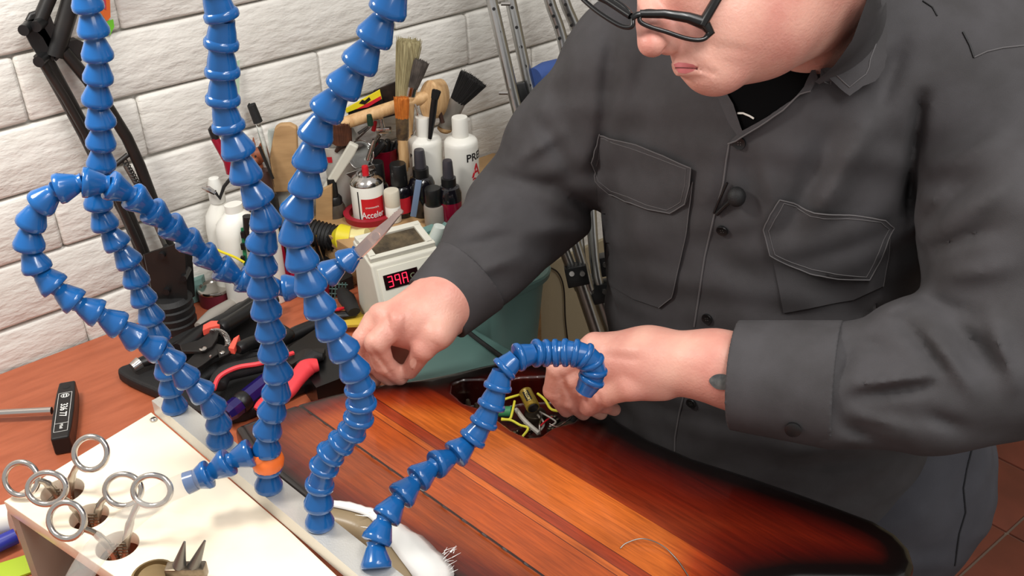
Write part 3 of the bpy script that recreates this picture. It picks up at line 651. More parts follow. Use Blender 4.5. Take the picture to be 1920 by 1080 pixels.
for i in range(n-1):
    for j in range(5): fs.append((i*6+j, i*6+j+1, i*6+7+j, i*6+6+j))
m1 = MB(); m1.add(vs, fs); so = m1.build('sheet', CH, sh, world=True); sm = so.modifiers.new('s', 'SOLIDIFY'); sm.thickness = .0008
ib = MB(); m2v = []
for i in range(n):
    i3 = P(inner[i][0], inner[i][1], ZG+.011); b3_ = P(inner[i][0]-36, inner[i][1]+36, ZG+.001); m2v += [i3, b3_]
ib.add(m2v, [(2*i, 2*i+1, 2*i+3, 2*i+2) for i in range(n-1)]); so2 = ib.build('curled_back', CHI, sh, world=True); so2.modifiers.new('s', 'SOLIDIFY').thickness = .0008
fb = MB()
for i in range(16):
    s_ = P(rnd.uniform(820, 850), rnd.uniform(1030, 1075), ZG+.003); fb.tube([s_, s_+np.array([rnd.uniform(.002, .009), rnd.uniform(-.004, .001), rnd.uniform(0, .003)])], [.0004, .0001], 5)
for x, y in ((690, 968), (700, 990), (712, 962)): s_ = P(x, y, ZG+.012); fb.tube([s_, s_+np.array([-.009, .006, .003])], [.0005, .0001], 5)
fb.build('frayed_edge', CH, sh, world=True, kind='stuff')

# ---------------------------------------------------------------- tool pile on the black tray
tray = thing('black_tablet', 'black padded flat case with rounded corners under the hand tools', 'case', P(330, 720, 0))
tp_ = [P(226, 716), P(262, 692), P(345, 640), P(470, 600), P(560, 640), P(640, 700), P(560, 745), P(430, 800), P(330, 765)]
cs_ = crom([(*q[:2], 0) for q in tp_], 4, closed=True)
tb_ = MB().prism([(q[0], q[1], .0005) for q in cs_], (0, 0, .014)).build('shell', BLACKR, tray, world=True, smooth=False); md = tb_.modifiers.new('b', 'BEVEL'); md.width = .004; md.segments = 3; md.limit_method = 'ANGLE'; md.angle_limit = 1.0
bx = thing('black_box', 'flat black box with sharp corners between the tools and the far hand', 'box', P(640, 700, 0))
MB().prism([P(545, 700, .001), P(622, 645, .001), P(700, 735, .001), P(600, 775, .001)], (0, 0, .034)).build('lid', mat('black_gloss_box', (14, 14, 15), .3), bx, world=True, smooth=False)
def bar_tool(name, label, cat, pts, rad, m, z, group=None, n=14, flat=.8):
    p = [P(x, y, zz) for (x, y), zz in zip(pts, z if hasattr(z, '__len__') else [z]*len(pts))]
    t = thing(name, label, cat, p[0], group); MB().tube(crom(p, 5), np.interp(np.linspace(0, 1, (len(p)-1)*5+1), np.linspace(0, 1, len(rad)), rad), n, flat=flat).build('handle', m, t, world=True); return t
G1 = None
t1 = bar_tool('long_handled_cutter', 'long black handled tool lying diagonally behind the wire stripper', 'tool', [(262, 680), (330, 655), (400, 620), (455, 580), (520, 558)], [.007, .010, .011, .0115, .007], BLACK, .026)
MB().tube([P(262, 680, .026), P(248, 690, .024)], [.0075, .006], 12).build('metal_tip', STEEL, t1, world=True)
t2 = bar_tool('black_handle_pliers', 'black pliers handle pointing up right beside the lamp clamp', 'pliers', [(335, 655), (385, 620), (440, 590), (482, 560)], [.009, .0105, .010, .008], BLACK, .040)
t3 = bar_tool('black_screwdriver', 'thick black screwdriver handle running right from the middle hoses', 'screwdriver', [(430, 660), (500, 650), (560, 622), (600, 605)], [.0075, .009, .0095, .008], BLACK, .028)
MB().tube([P(596, 608, .028), P(610, 600, .028)], .004, 10).build('ferrule', STEEL, t3, world=True)
t4 = bar_tool('grey_putty_knife', 'pale grey handle lying behind the black handles', 'tool', [(372, 612), (400, 590), (430, 572), (446, 560)], [.006, .0095, .0085, .006], mat('grey_handle', (148, 142, 134), .5), .012)
# wire stripper
ws = thing('wire_stripper', 'dark wire stripper with coral grips and a coiled spring', 'wire stripper', P(400, 650, .03)); zs = .046
def flatpiece(nm, px, th, m, par, z=zs, sm=False, bev=.0008):
    o = MB().prism([P(x, y, z) for x, y in px], (0, 0, th)).build(nm, m, par, world=True, smooth=sm)
    if bev: d = o.modifiers.new('b', 'BEVEL'); d.width = bev; d.segments = 2
    return o
flatpiece('jaw', [(338, 652), (372, 643), (392, 630), (402, 618), (412, 624), (408, 640), (398, 655), (378, 664), (342, 664)], .004, BLACKM, ws)
flatpiece('jaw', [(345, 690), (362, 672), (384, 656), (402, 648), (420, 652), (425, 663), (405, 672), (380, 690), (352, 706)], .004, BLACKM, ws, z=zs-.004)
flatpiece('cutter_nose', [(408, 660), (425, 650), (438, 655), (430, 668), (412, 676)], .004, BLACKM, ws)
for x, y, r in ((381, 655, .0042), (417, 662, .003), (395, 669, .0016)):
    q = P(x, y, zs+.0042); MB().lathe([(r, 0), (r, .0012), (r*.7, .002), (0, .0022)], 14, tuple(q)).build('rivet', STEEL, ws, world=True)
pts = [P(400+22*math.cos(t)+6, 645-24*math.sin(t), zs+.004) for t in np.linspace(2.0, -.3, 160)]
pts = [q+UP*.0035*math.cos(i*.75)+np.array([RR[0], RR[1], 0])*.0035*math.sin(i*.75) for i, q in enumerate(pts)]
MB().tube(pts, .0006, 6).build('spring', STEEL, ws, world=True)
mk2 = [[(383, 620), (398, 612), (416, 612), (414, 620), (396, 624), (382, 630)], [(440, 645), (451, 638), (445, 655), (441, 665), (430, 663)]]
CORAL = mat('coral_grip', (238, 92, 76), .4)
for q in mk2: flatpiece('grip_sleeve', q, .008, CORAL, ws)
MB().tube(crom([P(412, 616, zs+.003), P(440, 600, .044), P(480, 575, .042), P(498, 562, .04)], 5), [.006]+[.0085]*14+[.007], 14).build('handle', BLACK, ws, world=True)
MB().tube(crom([P(446, 655, zs+.002), P(480, 640, .042), P(520, 640, .038), P(545, 625, .036)], 5), [.005]+[.0075]*14+[.006], 14).build('handle', BLACK, ws, world=True)
# red and black pliers
p1 = thing('red_black_pliers', 'pliers with red edged black grips lying below the wire stripper', 'pliers', P(450, 700, .03))
a = crom([P(406, 728, .034), P(420, 702, .038), P(460, 690, .04), P(510, 678, .04), P(548, 668, .036)], 5)
MB().tube(a, [.005]+[.0105]*14+[.009]*5+[.006], 14, flat=.8).build('grip', BLACKR, p1, world=True)
a2 = crom([P(401, 730, .04), P(412, 706, .046), P(445, 689, .049), P(490, 681, .048), P(550, 662, .042)], 5); MB().tube(a2, .0026, 8).build('grip_edge', REDRUB, p1, world=True)
MB().box((0, 0, 0), (.03, .014, .006), frame(P(560, 672, .036), UP, P(600, 650)-P(560, 672)), bev=.001).build('plier_head', BLACKM, p1, world=True)
t5 = bar_tool('coral_grip_cutter', 'coral red curved handle right of the middle hose', 'cutter', [(486, 772), (500, 758), (536, 738), (556, 712), (575, 690), (596, 684)], [.008, .0105, .0085, .0095, .0115, .008], REDRUB, [.028, .032, .036, .040, .042, .042])
MB().tube([P(560, 690, .04), P(590, 668, .043), P(606, 668, .043)], [.006, .008, .004], 12).build('black_sleeve', BLACKR, t5, world=True)
MB().box((0, 0, 0), (.022, .016, .007), frame(P(590, 665, .040), UP, RR), bev=.001).build('cutter_head', BLACKM, t5, world=True)
sd = thing('purple_screwdriver', 'glossy dark purple screwdriver handle with a black ring', 'screwdriver', P(450, 770, .02))
a = P(424, 778, .022); b_ = P(512, 706, .030)
MB().tube([a, a+(b_-a)*.1, a+(b_-a)*.28], [.0085, .0105, .0105], 8).build('butt', PURPLE, sd, world=True, smooth=False)
MB().tube([a+(b_-a)*.26, a+(b_-a)*.30, a+(b_-a)*.38, a+(b_-a)*.42], [.0108, .0118, .0118, .0108], 20).build('ring', BLACK, sd, world=True)
MB().tube([a+(b_-a)*.42, a+(b_-a)*.95, b_], [.0105, .0100, .006], 8).build('handle', PURPLE, sd, world=True, smooth=False)
MB().tube([a-(b_-a)*.04, a], [.003, .005], 10).build('cap', BLACK, sd, world=True)
t6 = bar_tool('black_knife', 'black handle under the red edged pliers', 'knife', [(360, 720), (410, 690), (470, 665), (540, 650)], [.006, .009, .009, .006], BLACKR, .024)

# ---------------------------------------------------------------- desk lamp
lp = thing('desk_lamp', 'black spring-arm desk lamp clamped to the bench by the wall', 'lamp', P(330, 610, 0))
kb = kof(P(330, 605, 0)); K = kb
def LV(x, y, dk=0.):
    w_ = W(x, y, YW-.028-abs(dk)*.4); q_ = V(x, y, K+dk); return q_ if q_[1] < w_[1] else w_
def ltube(px, r, nm, m=BLACKM, dk=0., n=12, flat=1.): return MB().tube([LV(x, y, dk) for x, y in px], r, n, flat=flat).build(nm, m, lp, world=True)
q = P(330, 612, 0); MB().lathe([(.026, .001), (.027, .01), (.0255, .012), (.027, .02), (.0255, .022), (.027, .031), (.0255, .033), (.027, .040), (.022, .045), (0, .046)], 28, (q[0], q[1], 0)).build('base_bush', BLACKR, lp, world=True)
def plate2(px, dk, th, nm): 
    return MB().prism([LV(x, y, dk) for x, y in px], np.array([0, th, 0])).build(nm, BLACKM, lp, world=True, smooth=False)
plate2([(270, 478), (330, 458), (346, 466), (352, 560), (340, 570), (300, 566), (285, 545)], -.018, .003, 'bracket')
plate2([(285, 478), (345, 460), (360, 470), (366, 555), (350, 566), (310, 562), (292, 545)], .014, .003, 'bracket')
for x, y in ((304, 478), (313, 545), (288, 560), (345, 520)): 
    c_ = LV(x, y, -.02); MB().tube([c_-FH*.004, c_+FH*.02], .0042, 10).build('bolt', BLACK, lp, world=True)
ltube([(300, 560), (255, 440), (235, 395), (212, 355), (160, 250), (128, 190), (92, 125), (76, 100)], [.0065]*8, 'lower_arm', flat=1.3)
ltube([(330, 500), (300, 410), (262, 310), (238, 258), (205, 205), (165, 150), (120, 95)], [.0052]*7, 'parallel_arm', dk=.012, flat=1.3)
ltube([(292, 545), (262, 465), (222, 375), (185, 315), (160, 250), (120, 180), (78, 115)], [.0045]*7, 'lower_arm', dk=.016)
ltube([(318, 480), (270, 370), (235, 310)], [.003]*3, 'spring_rod', m=GREYM, dk=.004)
ltube([(215, 310), (240, 290)], .003, 'cross_pin', dk=.008)
sp_ = [LV(234+i*.55, 302+i*.95, 0)+RR*.003*math.cos(i*1.1)+CU*.003*math.sin(i*1.1) for i in range(70)]
MB().tube(sp_, .0009, 5).build('spring', BLACKM, lp, world=True)
plate2([(40, 50), (48, 40), (68, 34), (82, 50), (112, 100), (96, 118), (78, 115), (60, 88)], -.012, .003, 'elbow_plate')
plate2([(50, 40), (75, 22), (95, 30), (122, 100), (105, 115), (80, 70)], .012, .003, 'elbow_plate')
for x, y in ((48, 54), (71, 47), (76, 113)):
    c_ = LV(x, y, -.03); MB().tube([c_-FH*.006, c_+FH*.016], .0058, 12).build('bolt', BLACK, lp, world=True)
ltube([(70, 48), (95, -10), (160, -120)], .0075, 'upper_arm', dk=-.004)
ltube([(102, 105), (122, 40), (140, -20), (200, -150)], .0085, 'upper_arm', dk=.006, flat=1.2)
plate2([(128, 78), (145, 74), (158, 80), (160, 104), (150, 118), (140, 108), (120, 112), (112, 100)], -.008, .012, 'tension_knob')
ltube([(52, 40), (58, 28), (75, 22)], .003, 'cable')
hd_ = np.array([.02, .90, .84]); MB().lathe([(.07, -.0), (.072, .01), (.06, .04), (.03, .07), (.02, .09), (0, .092)], 28, tuple(hd_)).build('lamp_shade', BLACKM, lp, world=True)
MB().tube([LV(160, -120), (LV(160, -120)+hd_)/2+np.array([0, 0, .15]), hd_+UP*.09], .007, 10).build('upper_arm', BLACKM, lp, world=True)
lc = thing('lamp_cable', 'black cable looping on the bench left of the lamp clamp', 'cable', P(270, 590, 0)); MB().tube(crom([P(228, 592, .006), P(248, 577, .006), P(270, 570, .006), P(292, 572, .006)], 5), .0035, 10).build('cable', BLACKR, lc, world=True)
# ================================================================ BACKGROUND CLUTTER BY THE WALL
ZS = .0602
def std(px, yb, z0=0.0): return P(px, yb, z0)
def hgt(px, yt, base): return V(px, yt, kof(base))[2]-base[2]
def wr(w, base, yt=None):
    d = pr(base)[2]; return w/2*d/2000*.97
def bottle(name, label, cat, px, yb, z0, prof, w, yt, m, parts=(), group=None, n=26, sy=1.):
    """prof in units of (radius fraction, height fraction)"""
    b = std(px, yb, z0); h = hgt(px, yt, b); r = wr(w, b); t = thing(name, label, cat, b, group)
    MB().lathe([(a*r, c*h+.0004) for a, c in prof], n, sy=sy).build('body', m, t)
    for nm, pf, mm in parts: MB().lathe([(a*r, c*h) for a, c in pf], n).build(nm, mm, t)
    return t, b, h, r
BOT = [(.9, 0), (1, .02), (1, .78), (.93, .84), (.6, .90), (.42, .93), (.42, .99), (0, .99)]
# white squeeze bottles
wb = [(.93, 0), (1, .015), (1, .70), (.98, .735), (.88, .76), (.56, .785), (.45, .79), (.0, .79)]
capp = [(.48, .78), (.48, .80), (.475, .985), (.45, 1.0), (0, 1.0)]
tA, bA, hA, rA = bottle('white_bottle', 'plain white plastic bottle with a flat cap, left of the lettered one', 'bottle', 805, 378, ZS, wb, 64, 218, WHITEP, [('cap', capp, WHITEP)], 'white bottles at the wall')
tB, bB, hB, rB = bottle('white_bottle', 'white plastic bottle with black and red lettering, nearest the crutches', 'bottle', 871, 384, ZS, wb, 64, 219, WHITEP, [('cap', capp, WHITEP)], 'white bottles at the wall')
RPR = mat('red_print', (196, 30, 46), .5); KPR = mat('black_print', (24, 22, 24), .5)
def ang(b, px): # angle on a standing cylinder that faces the camera, shifted
    v = CAM-b; return math.atan2(v[1], v[0])+px
mb_ = Matrix.Rotation(ang(bB, .95), 4, 'Z')
text_mb('PREP', .015, .0001, mb_ @ Matrix.Translation((0, 0, hB*.60)), bend=rB).build('lettering', KPR, tB, smooth=False)
text_mb('A', .026, .0001, mb_ @ Matrix.Translation((0, 0, hB*.44)), bend=rB).build('emblem', RPR, tB, smooth=False)
text_mb('21', .016, .0001, mb_ @ Matrix.Translation((0, 0, hB*.32)), bend=rB).build('emblem', RPR, tB, smooth=False)
mA = Matrix.Rotation(ang(bA, -1.0), 4, 'Z'); text_mb('P', .008, .0001, mA @ Matrix.Translation((0, 0, hA*.6)), bend=rA).build('lettering', KPR, tA, smooth=False)
# left pair of big white bottles
bottle('spray_bottle', 'tall white bottle with a long neck, leftmost behind the hoses', 'bottle', 441, 552, 0, [(.95, 0), (1, .02), (1, .60), (.9, .70), (.5, .78), (.42, .80), (.42, .85), (0, .85)], 62, 330, WHITEP, [('collar', [(.46, .80), (.48, .82), (.46, .92), (.3, .99), (0, 1)], mat('frosted_white', (222, 222, 216), .35))], 'white jugs behind the hoses', sy=.8)
bottle('white_jug', 'wide white bottle just right of the tall necked one', 'bottle', 470, 568, 0, [(.95, 0), (1, .02), (1, .72), (.92, .83), (.6, .90), (.4, .93), (.4, 1.0), (0, 1)], 84, 382, WHITEP, [], 'white jugs behind the hoses', sy=.8)
bottle('white_jug', 'white bottle with a round cap seen between the two upright hoses', 'bottle', 518, 560, 0, [(.95, 0), (1, .02), (1, .70), (.9, .76), (.6, .80), (0, .80)], 50, 366, WHITEP, [('cap', [(.62, .79), (.66, .81), (.66, .96), (.6, 1.0), (0, 1.0)], mat('warm_white_cap', (216, 208, 190), .4))], 'white jugs behind the hoses')
# small black dropper / spray bottles
DK = mat('dark_glass_black', (16, 14, 20), .15, coat=.6); CRB = mat('crimson_dye', (120, 10, 40), .15, coat=.5)
spr = [('collar', [(.62, .60), (.62, .72), (.40, .73), (.40, .74)], BLACK), ('spray_top', [(.46, .73), (.44, .86), (.41, .97), (.36, 1.), (0, 1)], mat('smoky_cap', (60, 58, 64), .25))]
bd_ = [(.95, 0), (1, .02), (1, .48), (.85, .56), (.55, .60), (0, .60)]
bottle('spray_bottle', 'black spray bottle with a dark blue body before the first white bottle', 'bottle', 795, 400, ZS, bd_, 50, 280, DK, spr, 'small spray bottles')
bottle('spray_bottle', 'black topped spray bottle with crimson liquid before the lettered bottle', 'bottle', 846, 414, ZS, bd_, 46, 300, CRB, [('shoulder', [(1.02, .36), (1.02, .48), (.86, .57), (.5, .61)], DK)]+spr, 'small spray bottles')
capb = [('cap', [(.72, .60), (.74, .62), (.72, .98), (.66, 1.), (0, 1.)], BLACK)]
bottle('ink_bottle', 'black capped bottle with a red label right of the aerosol can', 'bottle', 754, 402, ZS, bd_, 44, 306, DK, capb+[('label', [(1.01, .1), (1.01, .4), (1.0, .4)], RPR)], 'black capped bottles')
bottle('ink_bottle', 'tall black capped bottle directly behind the aerosol can', 'bottle', 714, 395, ZS, bd_, 40, 303, DK, capb, 'black capped bottles')
bottle('white_cap_bottle', 'small bottle with a cream white cap touching the aerosol can', 'bottle', 739, 414, ZS, [(.95, 0), (1, .02), (1, .5), (.8, .56), (0, .56)], 30, 356, WHITEP, [('cap', [(.98, .5), (1, .52), (1, .96), (.92, 1.), (0, 1)], mat('warm_white_cap', (216, 208, 190), .4))])
bottle('jar', 'small clear jar with a black lid and black lettering', 'jar', 816, 420, ZS, [(.95, 0), (1, .03), (1, .5), (.95, .54), (0, .54)], 40, 352, mat('frosted_jar', (150, 142, 134), .25), [('lid', [(.78, .54), (.82, .56), (.80, .97), (.74, 1), (0, 1)], BLACK)])
tD, bD, hD, rD = bottle('dropper_bottle', 'smoky dropper bottle left of the red ring', 'bottle', 634, 440, .03, [(.9, 0), (1, .02), (1, .50), (.85, .56), (.5, .58), (0, .58)], 40, 334, mat('smoked_glass', (74, 66, 58), .2), [('collar', [(.78, .52), (.8, .66), (.62, .70), (0, .70)], BLACK), ('cap', [(.5, .7), (.46, .95), (.4, 1), (0, 1)], BLACK)], 'dropper bottles')
bottle('dropper_bottle', 'short black dropper bottle nearest the right upright hose', 'bottle', 617, 448, .02, [(.9, 0), (1, .02), (1, .42), (.85, .50), (.5, .52), (0, .52)], 36, 374, DK, [('cap', [(.62, .5), (.6, .8), (.42, 1), (0, 1)], BLACK)], 'dropper bottles')
# aerosol can in the red ring
b = std(696, 425, .045); t = thing('plastic_ring_tub', 'dark red round plastic tub holding the aerosol can', 'tub', b); r = wr(98, b)
h = .024; MB().lathe([(r*.9, 0), (r*1.0, h*.9), (r*1.03, h), (r*.80, h), (r*.78, h*.85), (r*.74, .003), (0, .003)], 36).build('tub', MAROON, t)
b2_ = b+UP*.0035; kc = kof(b2_); hc_ = V(694, 320, kc)[2]-b2_[2]; rc = wr(63, b2_)
t = thing('aerosol_can', 'white aerosol can with red label and red nozzle in the red tub', 'spray can', b2_)
MB().lathe([(rc*.97, 0), (rc, .002), (rc, hc_*.80), (rc*.97, hc_*.815)], 34).build('can', WHITEP, t)
MB().lathe([(rc*1.01, hc_*.80), (rc*1.01, hc_*.825), (rc*.8, hc_*.90), (rc*.58, hc_*.94), (rc*.56, hc_*.965), (rc*.44, hc_*.965), (rc*.40, hc_*.93), (0, hc_*.93)], 34).build('dome', STEEL, t)
MB().lathe([(rc*.2, hc_*.93), (rc*.2, hc_*1.06), (rc*.17, hc_*1.09), (0, hc_*1.09)], 16).build('nozzle', RED, t)
a0 = ang(b2_, 0)
lb = MB(); vs = []; nn = 18
for i in range(nn+1):
    a = a0-.45+1.5*i/nn
    for z in (hc_*.12, hc_*.60+.0): vs.append((math.cos(a)*rc*1.004, math.sin(a)*rc*1.004, z))
lb.add(vs, [(2*i, 2*i+2, 2*i+3, 2*i+1) for i in range(nn)]); lbo = lb.build('label', RED, t)
text_mb('Acceler', .0125, .0001, Matrix.Rotation(a0+.22, 4, 'Z') @ Matrix.Translation((0, 0, hc_*.30)), bend=rc*1.006, xs=.8).build('lettering', PRINT, lbo, smooth=False)
text_mb('CYANOACRYL', .0028, .0001, Matrix.Rotation(a0+.2, 4, 'Z') @ Matrix.Translation((0, 0, hc_*.44)), bend=rc*1.006).build('small_lettering', PRINT, lbo, smooth=False)
MB().box((0, 0, 0), (.0004, .0016, hc_*.62), Matrix.Rotation(a0-.62, 4, 'Z') @ Matrix.Translation((rc*1.003, 0, hc_*.42))).build('print_stripe', KPR, t, smooth=False)
bs = thing('blue_grey_stick', 'flat blue grey stick leaning before the black spray bottle', 'stick', std(776, 420, ZS)); a = V(776, 398, kof(std(776, 425, ZS))); c = V(784, 346, kof(std(776, 425, ZS)))
MB().box((0, 0, 0), (.008, .003, float(np.linalg.norm(c-a))+.012), frame((a+c)/2, c-a, RR), bev=.0006).build('stick', mat('blue_grey', (110, 128, 156), .4), bs, world=True)

# brushes
def fan(name, label, root, tip, wr_, wt, m, hand=None, hm=WOODL, ferr=None, fm=STEEL, k=None, hw=.006, kd=0., group='brushes standing in the pots', thin=.5, n=None):
    a = V(*root, k); b = V(*tip, k+kd); ax = (b-a); L = np.linalg.norm(ax); ax /= L; sc = pr(a)[2]/2000; bend = wr_*sc/2; be = wt*sc/2
    t0 = hand if hand is not None else root; o0 = V(*t0, k-kd*.3); t = thing(name, label, 'brush', o0, group)
    sd = RR-ax*RR.dot(ax); sd /= np.linalg.norm(sd); nn_ = np.cross(ax, sd); rnd = random.Random(int(root[0]))
    mb = MB(); N = (n or 110)*2
    mb.tube([a, a+ax*L*.5, a+ax*L*.95, a+ax*L*.985], [bend*.97, (bend+be)/2*.97, be*.95, be*.8], 18, flat=thin, up=nn_)
    for i in range(N):
        th = rnd.uniform(0, 2*math.pi); rr_ = math.sqrt(rnd.random()); x = math.cos(th)*rr_; y = math.sin(th)*rr_*thin
        p0 = a+sd*x*bend+nn_*y*bend; p1 = a+ax*L*rnd.uniform(.9, 1.03)+sd*x*be*1.05+nn_*y*be*1.05
        mb.tube([p0, (p0+p1)/2+sd*x*(be-bend)*.02, p1], [.0007, .0007, .0003], 4, cap=False)
    mb.build('bristles', m, t, world=True)
    if ferr:
        f0 = V(*ferr, k-kd*.1); w = bend*1.04; MB().tube([f0, f0+(a-f0)*.12, f0+(a-f0)*.14, a+ax*L*.03], [w*.9, w*.9, w*.98, w], 18, flat=thin, up=nn_).build('ferrule', fm, t, world=True)
    else: f0 = a
    if hand is not None:
        h0 = o0; MB().tube([h0, h0+(f0-h0)*.5, f0], [hw*.6, hw, bend*.75 if bend*.75 > hw else hw], 12, flat=.8, up=nn_).build('handle', hm, t, world=True)
    return t
kS = kof(std(760, 372, ZS)); kS2 = kof(std(760, 390, ZS))
BR1 = mat('blond_bristle', (166, 156, 118), .8, col2=(128, 116, 82), nscale=90, stretch=(4, 4, .4)); BR2 = mat('grey_bristle', (84, 76, 70), .8, col2=(56, 50, 46), nscale=90); BR3 = mat('ginger_bristle', (196, 112, 36), .8, col2=(160, 84, 24), nscale=90); BR4 = mat('black_bristle', (22, 20, 20), .9); BR5 = mat('brown_bristle', (92, 52, 32), .9, col2=(70, 38, 24), nscale=80)
fan('blond_paint_brush', 'tall blond bristle brush, the tallest in the pots', (754, 188), (768, 74), 24, 46, BR1, hand=(752, 330), k=kS, n=160)
fan('grey_paint_brush', 'grey brown bristle brush with steel ferrule right of the tallest brush', (774, 165), (791, 114), 18, 30, BR2, hand=(760, 320), ferr=(770, 182), k=kS-.01)
fan('ginger_brush', 'ginger bristle flat brush with a worn paint stained ferrule', (754, 222), (753, 182), 24, 28, BR3, hand=(758, 330), ferr=(755, 262), fm=mat('stained_ferrule', (130, 108, 78), .45, .5, col2=(70, 62, 60), nscale=120), k=kS-.035)
fan('small_black_brush', 'small black brush with a flat top before the mallet head', (815, 185), (819, 169), 13, 17, BR4, hand=(806, 260), hm=BLACK, k=kS-.03, hw=.0045)
fan('wide_black_brush', 'wide black bristle brush leaning right with a silver ferrule', (858, 190), (889, 146), 30, 56, BR4, hand=(832, 248), ferr=(834, 240), fm=mat('printed_silver', (150, 146, 140), .4, .5), hm=TAN, k=kS+.01, hw=.010, n=220)
fan('soft_brown_brush', 'round soft brown mop brush between the right hose and the white pot', (642, 268), (638, 228), 36, 38, BR5, hand=(630, 285), k=kS-.03, hm=BROWNP, thin=.9, n=200, hw=.004)
# mallet
mlt = thing('wooden_mallet', 'pale wooden mallet lying across the pots', 'mallet', V(645, 232, kS-.02)); a = V(640, 233, kS-.03); c = V(806, 178, kS+.0)
MB().tube([a, a+(c-a)*.05, c], [.007, .0085, .0085], 14).build('handle', WOODL, mlt, world=True)
ha = V(803, 188, kS-.010); hb_ = V(826, 184, kS+.02); MB().tube([ha, ha+(hb_-ha)*.06, ha+(hb_-ha)*.94, hb_], [.0135, .015, .015, .0135], 22, flat=1.75, up=UP).build('head', WOODL, mlt, world=True)
rg = thing('steel_ring', 'thin steel hoop behind the ginger brush', 'ring', V(772, 225, kS-.01)); MB().tube([V(770+14*math.cos(t), 222+32*math.sin(t), kS-.012) for t in np.linspace(0, 2*math.pi, 33)[:-1]], .0016, 8, closed=True).build('hoop', STEEL, rg, world=True)
# pots
def pot(name, label, px, yrim, w, yb, z0, m, hcap=None):
    b = std(px, yb, z0); h = hgt(px, yrim, b); r = wr(w, b); t = thing(name, label, 'pot', b, 'pots holding tools')
    MB().lathe([(r*.78, 0), (r*.8, .001), (r, h), (r*1.03, h+.001), (r*.97, h+.001), (r*.95, h), (r*.75, .004), (0, .004)], 34).build('pot', m, t); return t, b, h, r
pt, pb_, ph, pr_ = pot('crimson_pot', 'crimson plastic pot full of black pens', 726, 277, 58, 370, ZS, CRIM)
for i, (x, y) in enumerate(((715, 262), (727, 262), (736, 268), (746, 265), (711, 272), (742, 275))):
    t = thing('black_pen', ['black pen leaning left at the front of the crimson pot', 'second black pen from the left at the front of the crimson pot', 'black pen in the middle of the crimson pot', 'rightmost black pen in the crimson pot', 'leftmost black pen in the crimson pot', 'short black pen at the front right of the crimson pot'][i], 'pen', pb_+np.array([(i-2.5)*.003, .003*(i % 2), .005]), 'pens in the crimson pot'); a = np.array(wloc(t)); c = V(x, y, kof(pb_)-.004*(i % 2))
    MB().tube([a, c-(c-a)*.02, c], [.0042, .0045, .0035], 12).build('barrel', BLACK, t, world=True)
wt, wb_, wh, wrr = pot('white_pot', 'white plastic pot with tools behind the right upright hose', 642, 266, 72, 378, ZS, WHITEP)
MB().box((0, 0, 0), (.008, .0006, .008), frame(V(617, 300, kof(wb_)-wrr), UP, RR)).build('red_mark', RPR, wt, world=True, smooth=False)
def rod(name, label, cat, pts, r, m, k, parts=(), group=None, flat=1., nm='shaft', n=12):
    P3 = [V(x, y, k) for x, y in pts]; t = thing(name, label, cat, P3[0], group); MB().tube(P3, r, n, flat=flat).build(nm, m, t, world=True)
    for n2, pp, r2, m2 in parts: MB().tube([V(x, y, k) for x, y in pp], r2, n).build(n2, m2, t, world=True)
    return t
def slab(name, label, cat, px, k, th, m, nm='panel', kd=None, group=None, smooth=False, bev=.0005):
    pts = [V(x, y, k+(kd[i] if kd else 0)) for i, (x, y) in enumerate(px)]; t = thing(name, label, cat, min(pts, key=lambda q: q[2]), group)
    o = MB().prism(pts, FH*th).build(nm, m, t, world=True, smooth=smooth)
    if bev: d = o.modifiers.new('b', 'BEVEL'); d.width = bev; d.segments = 2
    return t
kW = kof(wb_)
slab('clear_ruler', 'clear plastic ruler standing in the white pot', 'ruler', [(628, 262), (640, 232), (662, 240), (668, 252), (655, 285), (640, 300)], kW-.004, .002, mat('frosted_plastic', (180, 178, 170), .3))
slab('white_bar_tool', 'off white plastic bar leaning below the white pot', 'tool', [(600, 360), (655, 268), (672, 276), (664, 292), (620, 358), (608, 372)], kW-.045, .010, CREAMP, bev=.002)
ml = thing('magnifying_glass', 'round glass loupe lens before the pots', 'magnifier', V(680, 292, kW-.04)); cL = V(676, 290, kW-.03)
MB().tube([cL+RR*.017*math.cos(t)+CU*.019*math.sin(t) for t in np.linspace(0, 2*math.pi, 37)[:-1]], .0009, 8, closed=True).build('rim', STEEL, ml, world=True)
MB().ell((0, 0, 0), (.0165, .0185, .002), frame(cL, FWD, RR)).build('lens', GLASS, ml, world=True)
MB().tube([cL-CU*.019, V(668, 330, kW-.03)], .0025, 8).build('handle', STEEL, ml, world=True)
fs_ = slab('steel_plate', 'narrow steel plate above the aerosol can', 'plate', [(648, 326), (700, 308), (704, 316), (660, 336)], kW-.05, .0012, STEEL)
cb = MB()


